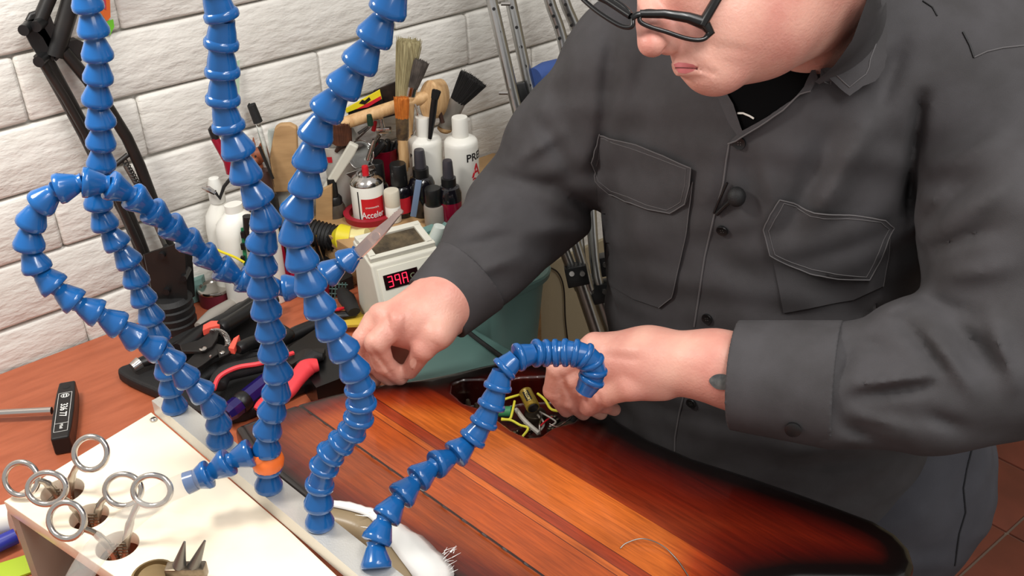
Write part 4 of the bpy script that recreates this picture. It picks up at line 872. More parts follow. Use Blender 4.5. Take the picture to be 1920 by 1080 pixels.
hg = thing('hinged_clamp', 'steel hinged clamp with bolts rising from the pots', 'clamp', V(715, 250, kW-.02))
MB().box((0, 0, 0), (.020, .006, .008), frame(V(720, 244, kW-.02), UP, V(733, 238, kW)-V(707, 250, kW)), bev=.0015).build('hinge', STEEL, hg, world=True)
for x, y in ((709, 250), (720, 245), (732, 240)): c = V(x, y, kW-.024); MB().tube([c, c-FH*.003], .0016, 10).build('bolt', POT, hg, world=True)
MB().tube([V(712, 252, kW-.02), V(690, 292, kW-.01)], .003, 10).build('arm', STEEL, hg, world=True)
MB().tube([V(718, 240, kW-.02), V(714, 222, kW-.02)], .0035, 10).build('arm', STEEL, hg, world=True)
for i, (p0, p1, r_, m_2, lb_) in enumerate((((668, 262), (700, 232), .0016, STEEL, 'thin steel probe pointing up right from the white pot'), ((672, 250), (690, 238), .0022, GREYM, 'short grey pin beside the thin steel probe'), ((700, 290), (722, 268), .005, BLACK, 'fat black marker leaning in front of the crimson pot'), ((690, 300), (702, 262), .0035, STEEL, 'steel rod with a flat end left of the crimson pot'), ((700, 245), (704, 228), .003, RED, 'red handle tip poking up between the pots'), ((640, 240), (636, 198), .0028, DKGREEN, 'dark green stem left of the yellow packet'), ((566, 232), (551, 220), .0015, BLACKM, 'thin dark needle left of the wooden paddle top'), ((695, 235), (692, 215), .004, DKGREEN, 'dark green knob handle under the mallet'), ((830, 230), (818, 190), .003, BROWNP, 'brown stem behind the small black brush'))):
    rod('thin_tool', lb_, 'tool', [p0, ((p0[0]+p1[0])/2, (p0[1]+p1[1])/2), p1], [r_, r_, r_*.8], m_2, kW-.012*(i % 4))
slab('green_bottle_box', 'dark green block behind the crimson pot', 'box', [(752, 270), (776, 266), (776, 308), (752, 312)], kS+.005, .02, DKGREEN)
# yellow packet and dark packet against the wall
kw_ = kof(std(700, 372, ZS))+.012
y_ = slab('yellow_packet', 'yellow hang-tag packet with red stripe behind the mallet handle', 'packet', [(645, 205), (712, 168), (716, 186), (650, 212)], kw_-.012, .002, YEL)
MB().prism([V(x, y, kw_-.0125) for x, y in ((668, 205), (714, 180), (715, 186), (690, 201))], FH*.0004).build('red_stripe', RPR, y_, world=True, smooth=False)
MB().prism([V(x, y, kw_-.0127) for x, y in ((673, 194), (679, 187), (684, 189), (692, 182), (695, 187), (684, 196))], FH*.0004).build('hang_hole', BLACK, y_, world=True, smooth=False)
slab('black_case', 'black case lying under the yellow packet', 'case', [(640, 222), (652, 208), (716, 186), (722, 200), (660, 226)], kw_-.01, .012, BLACK)
dk = slab('patterned_packet', 'black packet with brown lettering behind the brushes', 'packet', [(700, 185), (700, 170), (745, 152), (750, 180), (748, 215), (706, 225)], kw_+.004, .003, mat('dark_brown_print', (46, 32, 26), .5, col2=(24, 18, 16), nscale=150))
# wooden rack boards behind
slab('wooden_board', 'pale brown board edge behind the black capped bottles', 'board', [(704, 312), (775, 296), (775, 312), (704, 330)], kS-.006, .008, TAN)
slab('wooden_board', 'upright brown wooden board left of the dropper bottles', 'board', [(592, 362), (622, 348), (624, 430), (592, 440)], kof(std(610, 450, .03)), .008, TAN)
# tall items left
kP = kof(std(530, 505, 0))-.005
t = slab('wooden_paddle', 'tan wooden paddle with a rounded top standing by the wall', 'paddle', [(505, 330), (506, 290), (515, 240), (524, 234), (543, 233), (556, 240), (558, 300), (550, 360), (508, 362)], kP+.0, .010, TAN, bev=.002)
b = std(556, 492, 0); h = hgt(562, 238, b); t = thing('pale_tube', 'tall pale frosted tube standing right of the wooden paddle', 'tube', b); MB().lathe([(.013, 0), (.013, h*.97), (.011, h), (0, h)], 20).build('tube', mat('frosted_tube', (190, 198, 192), .3), t)
b = std(524, 520, 0); h = hgt(524, 318, b); t = thing('brown_cap_bottle', 'small bottle with a dark brown cap before the wooden paddle', 'bottle', b); MB().lathe([(.014, 0), (.0145, h*.75), (.009, h*.8), (0, h*.8)], 20).build('body', BLACK, t); MB().lathe([(.0105, h*.78), (.0105, h*.97), (.009, h), (0, h)], 20).build('cap', BROWNP, t)
b = std(500, 525, 0); h = hgt(505, 352, b); t = thing('small_dropper', 'small white topped bottle below the animal figurine', 'bottle', b); MB().lathe([(.010, 0), (.010, h*.8), (.006, h*.85), (0, h*.85)], 16).build('body', DK, t); MB().lathe([(.0075, h*.84), (.0075, h*.96), (.005, h), (0, h)], 16).build('cap', WHITEP, t)
t = rod('glass_pipette', 'glass pipette with a black rubber bulb leaning left', 'pipette', [(483, 228), (500, 290), (513, 350)], [.0035, .0032, .001], GLASS, kP-.01, [('rubber_bulb', [(469, 197), (471, 196), (484, 229)], [.003, .0055, .006], BLACKR)])
rod('red_pick', 'red handled pick with a black top left of the middle hose', 'pick', [(402, 258), (428, 302), (432, 325)], [.005, .006, .005], CRIM, kof(std(440, 552, 0)), [('black_top', [(393, 238), (396, 240), (404, 260)], [.002, .0045, .005], BLACK)])
# animal figurine
fk = kP-.006; sc = 1/(2000/pr(V(480, 290, fk))[2]); FIG = mat('painted_red_brown', (150, 84, 56), .5, col2=(120, 62, 40), nscale=80)
t = thing('animal_figurine', 'small red brown long eared animal figurine behind the hoses', 'figurine', std(482, 525, 0))
m_2 = MB(); m_2.ell(tuple(V(484, 292, fk)), (14*sc, 12*sc, 17*sc)); m_2.ell(tuple(V(478, 300, fk-.008)), (9*sc, 9*sc, 8*sc)); m_2.build('head', FIG, t, world=True)
MB().tube([V(482, 308, fk), V(484, 330, fk), V(490, 380, fk), np.array(wloc(t))+UP*.001], [.007, .010, .016, .018], 16).build('torso', FIG, t, world=True)
for a_, b__ in (((477, 282), (475, 258)), ((487, 284), (489, 268))): MB().tube([V(*a_, fk), V((a_[0]+b__[0])/2, (a_[1]+b__[1])/2, fk), V(*b__, fk)], [.003, .0035, .001], 10, flat=.5).build('ear', FIG, t, world=True)
c = V(479, 293, fk-.012); MB().ell(tuple(c), (.0015, .0015, .0015), n=8).build('eye', BLACK, t, world=True)
rod('white_leaning_stick', 'dark thin stick crossing before the figurine', 'stick', [(486, 275), (512, 335)], [.0022, .0018], BLACKM, fk-.02)
# crocodile clip lead on the left of the bottles
t = rod('crocodile_clip_lead', 'small chrome crocodile clip on a black lead left of the white bottles', 'clip', [(402, 358), (412, 372), (420, 350), (432, 335)], [.0022]*4, BLACKR, kof(std(430, 560, 0))-.01)
MB().tube([V(379, 351, kof(std(430, 560, 0))-.01), V(390, 354, kof(std(430, 560, 0))-.01), V(404, 362, kof(std(430, 560, 0))-.01)], [.002, .0042, .003], 8).build('chrome_jaw', STEEL, t, world=True)
kq = kof(std(460, 575, 0))-.02
t = slab('green_circuit_strip', 'dark green strip with black teeth before the white jug', 'strip', [(451, 428), (457, 427), (466, 510), (458, 512)], kq, .002, GREEN)
for y in (440, 462, 486): MB().box((0, 0, 0), (.005, .004, .008), frame(V(456, y, kq-.002), UP, RR)).build('clip', BLACK, t, world=True)
t = rod('black_spring_tool', 'black handled tool with a white coil before the white jug', 'tool', [(464, 405), (466, 425), (470, 470)], [.006, .0065, .004], BLACK, kq)
MB().tube([V(470+2*math.cos(i*1.2), 413+i*.55, kq-.007) for i in range(60)], .0008, 5).build('coil', WHITEP, t, world=True)
t = thing('yellow_cable', 'thin yellow cable crossing in front of the white bottles', 'cable', V(400, 465, kq-.01)); MB().tube(crom([V(396, 463, kq-.01), V(415, 472, kq-.01), V(440, 482, kq-.01), V(458, 492, kq-.01)], 6), .0016, 8).build('cable', YEL, t, world=True)
for i, (p0, p1, m_3, l_) in enumerate((((520, 440), (538, 520), CRIM, 'crimson handled tool between the two upright hoses'), ((512, 440), (528, 520), BLACK, 'black handled tool left of the crimson one'), ((545, 470), (552, 520), mat('magenta', (150, 20, 60), .4), 'magenta rod behind the right upright hose'))):
    rod('upright_tool', l_, 'tool', [p0, p1], [.0045, .0055], m_3, kof(std(530, 555, 0)))
# tin can
b = std(407, 566, 0); t = thing('tin_can', 'short tin with silver lid and maroon label behind the black handles', 'tin', b); h = hgt(407, 533, b)*.9; r = .021
MB().lathe([(r, 0), (r, h*.85)], 30).build('label', mat('maroon_print', (110, 36, 48), .5), t); MB().lathe([(r*1.02, h*.82), (r*1.05, h*.95), (r*1.02, h), (r*.9, h), (r*.88, h*.9), (r*.5, h*.92), (0, h*.9)], 30).build('lid', STEEL, t)
tt = thing('teal_box', 'teal plastic box edge beside the lamp clamp', 'box', std(375, 575, 0)); MB().prism([P(355, 572, .001), P(385, 560, .001), P(392, 548, .001), P(360, 552, .001)], (0, 0, .03)).build('box', TEAL, tt, world=True, smooth=False)
# soldering iron with yellow grip in a coil stand
ki = kof(std(640, 500, 0)); si = thing('soldering_iron', 'soldering iron with a yellow foam collar resting in its holder', 'soldering iron', V(640, 450, ki))
MB().tube([V(655, 448, ki-.02), V(640, 446, ki-.02), V(632, 447, ki-.015)], [.017, .0185, .012], 24).build('collar', YEL, si, world=True)
MB().tube([V(655, 448, ki-.02), V(672, 445, ki-.024), V(690, 441, ki-.028)], [.0155, .0105, .0095], 20).build('sleeve', mat('pale_yellow_plastic', (226, 214, 150), .35), si, world=True)
MB().tube([V(632, 447, ki-.015), V(608, 440, ki-.008), V(580, 436, ki)], [.014, .0105, .008], 16).build('handle', BLACK, si, world=True)
cb_ = MB().tube(crom([V(690, 441, ki-.028), V(705, 452, ki-.03), V(720, 458, ki-.035), V(745, 462, ki-.04), V(765, 480, ki-.045), V(782, 502, ki-.05)], 6), .0033, 10); cb_.build('cord', BLACKR, si, world=True)
sh_ = thing('iron_stand', 'black ribbed holder for the soldering iron', 'stand', std(605, 520, 0)); rb = MB(); rb.tube([V(570, 432, ki), V(632, 447, ki-.01)], .016, 20)
for i in range(9): c = V(572+i*7, 432.5+i*1.8, ki-.001*i); ax = V(632, 447, ki-.01)-V(570, 432, ki); rb.tube([c-ax*.03, c, c+ax*.03], [.016, .0185, .016], 20)
rb.build('ribbed_barrel', BLACKR, sh_, world=True)
MB().prism([P(566, 520, .0005), P(632, 496, .0005), P(664, 540, .0005), P(600, 568, .0005)], (0, 0, .018)).build('base_block', BLACKR, sh_, world=True, smooth=False)
MB().tube([V(600, 448, ki), V(602, 480, ki), np.array(wloc(sh_))+UP*.001], [.008, .006, .012], 12).build('stem', BLACKR, sh_, world=True)
MB().tube(crom([V(592, 440, ki-.02), V(600, 470, ki-.02), V(612, 500, ki-.02), V(625, 520, ki-.02)], 5), .0012, 6).build('chain', STEEL, sh_, world=True)
# soldering station
zf, zb_ = .098, .107
F1, F2, B2 = P(695, 499, zf), P(822, 465, zf), P(764, 423, zb_)
e1 = F2-F1; e1[2] = 0; Wd = float(np.linalg.norm(e1)); e1 /= Wd; e2 = np.array([-e1[1], e1[0], 0]); SD = CREAMP; sl = .032
Dp = float(np.dot(B2-F2, e2))+sl; bs0 = F1-e2*sl; bs0[2] = 0
ss = thing('soldering_station', 'cream soldering station with red digital display and sponge tray', 'soldering station', bs0)
def fromuvz(u, v, z): return bs0+e1*u+e2*v+UP*z
prof = [(0, .001), (0, .014), (sl, zf), (Dp, zb_), (Dp+.004, .001)]
# tune: front top edge passes near px(700,503)
pp = [fromuvz(0, v, z) for v, z in prof]; o = MB().prism(pp, e1*Wd).build('housing', SD, ss, world=True, smooth=False); d = o.modifiers.new('b', 'BEVEL'); d.width = .0025; d.segments = 3
f0 = fromuvz(0, 0, .014); f1 = fromuvz(0, sl, zf); fu = (f1-f0); FL = np.linalg.norm(fu); fu /= FL; fn_ = np.cross(e1, fu); 
fm_ = frame(f0-np.array(bs0)+e1*Wd/2+fu*FL/2, fn_ if fn_.dot(CAM-f0) > 0 else -fn_, e1)
MB().box((0, 0, .0006), (Wd*.86, FL*.86, .0016), fm_, bev=.0005).build('front_panel', mat('panel_white', (222, 220, 206), .4), ss, smooth=False)
xd = -Wd*.86/2+.006; 
dsp = MB().box((xd+.0205, FL*.24, .0018), (.043, .0175, .0012), fm_).build('display', mat('display_black', (26, 6, 10), .2), ss, smooth=False)
SEG = mat('red_led_segment', (255, 40, 70), .4, emit=1.6)
segs = {'3': 'abgcd', '9': 'abgfc', '8': 'abcdefg', 'A': 'abcefg'}
for i, ch in enumerate('39A'):
    x0 = xd+.0065+i*.0092; y0 = FL*.24; wv, hv, tk = .0054, .0060, .0010; sm_ = MB()
    for s in segs[ch]:
        c_, d_ = {'a': ((0, hv), (wv, tk)), 'g': ((0, 0), (wv, tk)), 'd': ((0, -hv), (wv, tk)), 'b': ((wv/2, hv/2), (tk, hv)), 'c': ((wv/2, -hv/2), (tk, hv)), 'f': ((-wv/2, hv/2), (tk, hv)), 'e': ((-wv/2, -hv/2), (tk, hv))}[s]
        sm_.box((x0+c_[0], y0+c_[1], .0026), (d_[0], d_[1], .0003), fm_)
    sm_.build('digit', SEG, dsp, smooth=False)
text_mb('C', .009, .0001, fm_ @ Matrix.Translation((xd+.0345, FL*.24, .0026))).build('unit_letter', mat('dim_letter', (110, 120, 90), .5), dsp, smooth=False)
t0 = fromuvz(0, sl, zf); t1_ = fromuvz(0, Dp, zb_); tu = t1_-t0; TL = np.linalg.norm(tu); tu /= TL; tn = np.cross(e1, tu); tn = tn if tn[2] > 0 else -tn
tm2 = frame(t0-np.array(bs0)+e1*Wd/2+tu*TL/2, tn, e1)
rim = MB()
for c_, d_ in (((0, -TL*.36, .003), (Wd*.96, TL*.12, .006)), ((0, TL*.38, .003), (Wd*.96, TL*.16, .006)), ((-Wd*.42, 0, .003), (Wd*.10, TL*.7, .006)), ((Wd*.42, 0, .003), (Wd*.10, TL*.7, .006))): rim.box(c_, d_, tm2, bev=.0008)
rim.build('tray_rim', SD, ss, smooth=False)
MB().box((0, 0, .001), (Wd*.76, TL*.62, .0045), tm2, bev=.0008).build('sponge', mat('burnt_sponge', (98, 84, 62), .9, col2=(52, 44, 34), nscale=60, bump=.002, bscale=300), ss, smooth=False)
# teal tub
tbp = np.array([.694, .936]); ZT0, ZT1 = -.097, .066
def rr_loop(hx, hy, r, z, cx=tbp[0], cy=tbp[1], n=8):
    out = []
    for sx, sy, a0_ in ((1, 1, 0), (-1, 1, math.pi/2), (-1, -1, math.pi), (1, -1, 3*math.pi/2)):
        for i in range(n): a = a0_+math.pi/2*i/(n-1); out.append((cx+sx*(hx-r)+r*math.cos(a), cy+sy*(hy-r)+r*math.sin(a), z))
    return out
tub = thing('teal_tub', 'teal plastic tub with a rolled rim at the end of the bench', 'tub', (tbp[0], tbp[1], ZT0))
loops = [rr_loop(.03, .03, .02, ZT0+.0001), rr_loop(.040, .080, .03, ZT0+.0001), rr_loop(.043, .084, .032, ZT0+.004), rr_loop(.056, .098, .038, ZT1-.006), rr_loop(.061, .104, .041, ZT1-.008), rr_loop(.062, .105, .041, ZT1-.001), rr_loop(.060, .103, .039, ZT1+.001), rr_loop(.053, .095, .035, ZT1-.003), rr_loop(.040, .081, .028, ZT0+.008), rr_loop(.03, .03, .02, ZT0+.0065)]
tmb = MB(); n = len(loops[0]); vs = [q for l in loops for q in l]; fs = [(i*n+j, i*n+(j+1) % n, (i+1)*n+(j+1) % n, (i+1)*n+j) for i in range(len(loops)-1) for j in range(n)]+[tuple(range(n)), tuple((len(loops)-1)*n+j for j in range(n))]
tmb.add(vs, fs).build('tub', TEAL, tub, world=True)
tr = thing('teal_tray', 'low teal plastic lid lying on the bench under the far wrist', 'tray', P(860, 670, 0))
tro = MB().prism([P(735, 640, .0005), P(850, 606, .0005), P(905, 640, .0005), P(960, 672, .0005), P(985, 692, .0005), P(780, 735, .0005), P(720, 705, .0005)], (0, 0, .012)).build('lid', mat('teal_lid', (88, 120, 115), .5), tr, world=True, smooth=False); d = tro.modifiers.new('b', 'BEVEL'); d.width = .003; d.segments = 2
t = thing('black_cable', 'black cable running across the teal lid toward the guitar', 'cord', P(900, 640, .014)); MB().tube(crom([P(866, 612, .016), P(890, 632, .016), P(925, 658, .016), P(950, 676, .014), P(968, 692, .006)], 6), .0028, 8).build('cord', BLACKR, t, world=True)
# glue stick and green item in the tub
kg = kof(P(815, 452, .06)); t = thing('clear_tube_vial', 'clear plastic vial leaning in the tub behind the station', 'vial', V(806, 462, kg)); MB().tube([V(806, 466, kg), V(822, 432, kg), V(824, 424, kg)], [.0085, .0085, .0075], 18).build('vial', mat('milky_clear', (206, 214, 208), .15, alpha=1.), t, world=True)
t = thing('green_marker', 'lime green tool end lying in the teal tub', 'tool', V(795, 440, kg)); MB().tube([V(780, 432, kg+.01), V(803, 446, kg)], [.004, .004], 10).build('rod', mat('lime_green', (172, 196, 48), .5), t, world=True)
# yellow rule and small pliers by the far hand
yr = thing('folding_rule', 'yellow wooden folding rule sections on the bench behind the far hand', 'ruler', P(655, 600, 0))
for i in range(3):
    a = P(628+i*4, 590+i*9, .004+.004*i); c = P(705+i*3, 586+i*9, .004+.004*i); MB().box((0, 0, 0), (float(np.linalg.norm(c-a)), .012, .0032), frame((a+c)/2, UP, c-a)).build('rule_section', mat('rule_yellow', (204, 172, 60), .5), yr, world=True, smooth=False)
tk = thing('small_black_pliers', 'small black pliers with a red pivot stripe under the clip arm', 'pliers', P(650, 570, .01))
MB().tube([P(640, 545, .02), P(650, 560, .022), P(664, 585, .02)], [.007, .011, .008], 12, flat=.7).build('grip', BLACKR, tk, world=True)
MB().tube([P(618, 583, .02), P(635, 580, .022), P(650, 576, .02)], [.0012, .0025, .0012], 8).build('red_stripe', RED, tk, world=True)
MB().tube([P(612, 590, .014), P(640, 590, .016), P(668, 588, .014)], [.005, .007, .005], 12, flat=.6).build('handle', BLACK, tk, world=True)
msh = thing('mesh_basket', 'teal mesh basket piece behind the right upright hose', 'basket', P(625, 560, 0)); mb = MB()
for i in range(7):
    mb.tube([V(612+i*6, 530, kof(P(625, 560, 0))), V(606+i*7, 568, kof(P(625, 560, 0)))], .0009, 5)
    if i < 5: mb.tube([V(610, 532+i*9, kof(P(625, 560, 0))), V(652, 534+i*9, kof(P(625, 560, 0)))], .0009, 5)
mb.build('mesh', mat('dull_teal', (74, 104, 100), .5), msh, world=True, kind='stuff')
t = thing('dark_red_cup', 'dark red cup between the right upright hose and the clip arm', 'cup', P(598, 560, 0)); MB().lathe([(.014, 0), (.017, .03), (.0172, .031), (.015, .031), (.012, .004), (0, .004)], 20).build('cup', CRIM, t)
# stickers on wall
t = thing('wall_sticker', 'small orange and green sticker on the wall at the top left', 'sticker', W(202, 25, YW)); 
for nm, px, c_ in (('orange_patch', [(184, -30), (205, -30), (207, 32), (200, 40), (186, 20)], (226, 110, 50)), ('green_patch', [(200, 40), (212, 36), (214, 50), (206, 66), (200, 60)], (110, 190, 50)), ('pink_patch', [(186, -5), (198, 0), (199, 18), (188, 12)], (190, 60, 90))):
    y0 = YW-.0085-(.0008 if nm == 'pink_patch' else 0); MB().prism([W(x, y, y0) for x, y in px], (0, -.0006, 0)).build(nm, mat(nm, c_, .5), t, world=True, smooth=False)
t = thing('pale_green_card', 'narrow pale green card leaning on the wall behind the middle hose', 'card', W(445, 200, YW-.012)); MB().prism([W(x, y, YW-.010) for x, y in ((436, 118), (448, 112), (448, 200), (440, 204))], (0, -.0012, 0)).build('card', mat('pale_green', (176, 200, 176), .6), t, world=True, smooth=False)
# crutches
def cw(px, py): Y = 1.10-.13*(py/610.); return W(px, py, Y)
def crutch(label, A_, B_, low, clampY, off=0.):
    a0, a1 = [cw(*q) for q in A_]; b0, b1 = [cw(*q) for q in B_]; l0, l1 = [cw(*q) for q in low]
    dn = (l1-l0)/np.linalg.norm(l1-l0); foot = l1+dn*((-.885-l1[2])/dn[2])
    t = thing('crutch', label, 'crutch', foot, 'crutches leaning on the wall')
    ex = lambda p, q, s: p+(p-q)*s
    MB().tube(crom([ex(a0, a1, .6), a0, a1, l0-dn*.05-RR*.008, l0-RR*.004+dn*.02], 6), .0078, 14).build('side_tube', ALU, t, world=True)
    MB().tube(crom([ex(b0, b1, .6), b0, b1, l0-dn*.05+RR*.012, l0+RR*.010+dn*.02], 6), .0078, 14).build('side_tube', ALU, t, world=True)
    MB().tube([l0-dn*.02, l1, foot-dn*.03], .0105, 16).build('lower_tube', ALU, t, world=True)
    MB().tube([foot-dn*.05, foot-dn*.02, foot], [.013, .014, .019], 16).build('rubber_foot', BLACKR, t, world=True)
    hb2 = MB()
    for p, q, ns in ((a0, a1, 8), (b0, b1, 7)):
        for i in range(ns):
            c = p+(q-p)*(-.1+i*.16); v_ = CAM-c; v_ /= np.linalg.norm(v_); u = (q-p)/np.linalg.norm(q-p); v_ = v_-u*v_.dot(u); v_ /= np.linalg.norm(v_); MB().tube([c+v_*.0070, c+v_*.00805], .0023, 10).build('adjustment_hole', BLACKM, t, world=True)
    return t, a0, a1, b0, b1, l0, l1, dn
c1, a0, a1, b0, b1, l0, l1, dn = crutch('aluminium crutch with adjustment holes, left of the pair', [(922, 0), (985, 262)], [(957, 0), (1008, 225)], [(1085, 520), (1118, 620)], 0)
for q in ((944, 176), (948, 10), (996, 200)): c = cw(*q); MB().tube([c-RR*.006-FWD*.008, c+RR*.006-FWD*.008], .0028, 8).build('wing_nut', STEEL, c1, world=True)
MB().box((0, 0, 0), (.012, .02, .03), frame(cw(980, 175)-FWD*.002, a0-a1, RR), bev=.002).build('bracket', BLACK, c1, world=True)
c2, *r2 = crutch('aluminium crutch with adjustment holes, nearest the man', [(1030, 0), (1064, 130)], [(1058, 0), (1092, 120)], [(1118, 540), (1146, 620)], 0)
for t, x0, y0, x1, y1, w in ((c1, 1070, 497, 1092, 531, .016), (c2, 1096, 527, 1144, 568, .021), (c2, 1108, 480, 1142, 515, .014)):
    c = (cw((x0+x1)/2, (y0+y1)/2)); MB().box((0, 0, 0), (w*2, .026, .030), frame(c-FWD*.004, cw(1100, 480)-cw(1125, 600), RR), bev=.002).build('clamp_block', BLACK, t, world=True)
    for sx in (-.5, .45): q = c-FWD*.018+RR*w*sx; MB().tube([q, q-FWD*.003], .0038, 12).build('rivet', STEEL, t, world=True)
# blue grips
for t, px in ((c1, [(1002, 150), (1022, 142), (1046, 136), (1056, 134)]), (c1, [(1012, 188), (1030, 178), (1052, 172), (1075, 165)])):
    MB().tube([cw(x, y)+FWD*(-.012) for x, y in px], [.014, .0165, .0165, .015], 18).build('hand_grip', BLUEF, t, world=True)
MB().tube([cw(1053, 135)-FWD*.012, cw(1060, 133)-FWD*.012], .0165, 18).build('grip_end', BLACK, c1, world=True)
wc = thing('hanging_wire', 'thin dark wire hanging on the beige wall right of the tub', 'wire', W(1060, 620, YW-.004)); MB().tube(crom([W(1020, 498, YW-.004), W(1045, 510, YW-.004), W(1057, 540, YW-.004), W(1060, 600, YW-.004), W(1066, 650, YW-.004)], 6), .0014, 6).build('wire', BLACKM, wc, world=True)
# ================================================================ THE MAN
th_ = math.radians(35)
fdir = -math.sin(th_)*R0-math.cos(th_)*FH; sdir = math.cos(th_)*R0-math.sin(th_)*FH
hipN = V(1640, 905, .98); hipF = V(1455, 905, 1.03)
man = thing('person', 'man in a dark grey work shirt and black rimmed glasses, bent over the sunburst guitar', 'person', ((hipN[0]+hipF[0])/2, (hipN[1]+hipF[1])/2, -.9))
SKIN = mat('skin', (226, 172, 154), .42, col2=(208, 142, 128), nscale=22, sss=.18, bump=.0004, bscale=420)
SHIRT = mat('charcoal_twill', (75, 73, 75), .85, col2=(66, 64, 65), nscale=26, bump=.0002, bscale=1500, spec=.25)
TROU = mat('slate_twill', (76, 76, 82), .85, col2=(68, 68, 74), nscale=20, bump=.0002, bscale=1500, spec=.25)
SEAM = mat('faded_seam', (98, 95, 96), .9); LIP = mat('lip_skin', (196, 106, 106), .4, sss=.1); TSH = mat('black_cotton', (9, 9, 10), .95, spec=.1)
dd_ = D
# arms shared between body and clothes
SN, EN, WN = V(1835, 180, .93), D(1950, 650, .88), D(1385, 700, .945)
SF, EF, WF = V(1200, 130, 1.06), D(985, 395, 1.20), D(826, 572, 1.105)
def chain(pts, rs, k=.006): return [cone(pts[i], pts[i+1], rs[i], rs[i+1], k) for i in range(len(pts)-1)]
body = []
# head
body += [ellip(D(1440, -108, .845), (.080, .088, .088), k=.02), cone(D(1425, 26, .825), D(1470, -20, .85), .048, .052, .02), cone(D(1346, 66, .806), D(1400, 30, .82), .034, .04, .02),
         cone(D(1298, -25, .80), D(1340, 10, .81), .036, .040, .02), cone(D(1332, 128, .806), D(1505, 22, .86), .0175, .034, .016), ellip(D(1322, 134, .798), (.0145, .0145, .0135), k=.010),
         ellip(D(1352, 140, .806), (.016, .014, .013), k=.012), ellip(D(1296, 109, .793), (.0140, .014, .0125), k=.010)]
body += [cone(D(1212, -25, .792), D(1219, 60, .778), .0075, .0085, .008), ellip(D(1223, 82, .776), (.0108, .0108, .0098), k=.006), ellip(D(1252, 84, .784), (.0082, .0090, .0078), k=.004), cone(D(1226, 50, .787), D(1275, 62, .80), .010, .012, .012),
         cone(D(1266, 121, .786), D(1300, 124, .789), .0032, .0026, .004), cone(D(1273, 133, .787), D(1300, 133, .791), .0040, .0030, .004)]
body += [cone(D(1262, 128, .779), D(1312, 130, .786), .0007, .0007, .003, sub=True),
         ellip(D(1246, 94, .7745), (.0022, .0022, .0018), k=.003, sub=True)]
ear = D(1505, -110, .772); body += [ellip(ear, (.014, .010, .028), k=.006), ellip(D(1258, 4, .790), (.0125, .0125, .011), k=.004), ellip(D(1140, -40, .835), (.0125, .0125, .011), k=.006), cone(D(1515, 0, .89), V(1545, 190, .99), .046, .056, .02)]
# torso core
body += [cone(V(1440, 330, .985), V(1470, 860, 1.0), .150, .150, .05, flat=fdir, fn=.66), cone(V(1240, 120, 1.05), V(1760, 150, .92), .055, .06, .05)]
# near arm and hand
body += chain([SN, EN, D(1565, 718, .915), WN, D(1335, 684, .95)], [.052, .046, .036, .030, .0285], .02)
body += [cone(D(1335, 684, .95), D(1215, 679, .972), .0285, .031, .015), cone(D(1215, 679, .972), D(1130, 672, .99), .031, .0245, .012)]
HN = [((1112, 650, .985), (1046, 688, .99), (1036, 732, 1.015), (1062, 768, 1.045), .0098), ((1120, 682, .99), (1070, 708, .998), (1066, 748, 1.022), (1094, 774, 1.046), .0096),
      ((1135, 705, .992), (1098, 728, 1.003), (1100, 758, 1.028), (1126, 774, 1.043), .0090), ((1158, 716, .988), (1130, 740, .998), (1136, 760, 1.015), (1152, 768, 1.03), .0080)]
for a, b_, c, d, r in HN: body += chain([D(*a), D(*b_), D(*c), D(*d)], [r*1.12, r*1.05, r*.92, r*.80], .0028)
body += chain([D(1240, 712, .965), D(1185, 722, .962), D(1136, 738, .985), D(1104, 764, 1.02)], [.019, .0135, .0112, .009], .005)
# far arm and hand
body += chain([SF, EF, WF, D(834, 566, 1.105)], [.050, .042, .031, .029], .02)
body += [cone(D(838, 562, 1.105), D(775, 600, 1.093), .0285, .0285, .012), cone(D(775, 600, 1.093), D(738, 606, 1.09), .028, .022, .012), cone(D(800, 600, 1.09), D(822, 622, 1.08), .024, .018, .012)]
HF = [((746, 604, 1.074), (706, 642, 1.068), (720, 682, 1.090), (750, 706, 1.112), .0116), ((712, 592, 1.088), (681, 636, 1.088), (696, 682, 1.104), (734, 711, 1.118), .0108),
      ((700, 600, 1.103), (672, 650, 1.106), (680, 692, 1.118), (702, 714, 1.126), .0095), ((708, 622, 1.118), (678, 664, 1.122), (684, 696, 1.128), (700, 712, 1.132), .0084)]
for a, b_, c, d, r in HF: body += chain([D(*a), D(*b_), D(*c), D(*d)], [r*1.15, r*1.05, r*.92, r*.80], .0028)
body += chain([D(828, 600, 1.088), D(818, 628, 1.072), D(795, 654, 1.074), D(768, 695, 1.104)], [.020, .0145, .0112, .0090], .005)
body += [cone(D(778, 614, 1.125), D(738, 668, 1.145), .020, .014, .008)]
for q in ((748, 600, 1.068), (716, 588, 1.082), (1114, 645, .98), (1122, 676, .985)): body.append(ellip(D(*q), (.0098, .0098, .0098), k=.008))
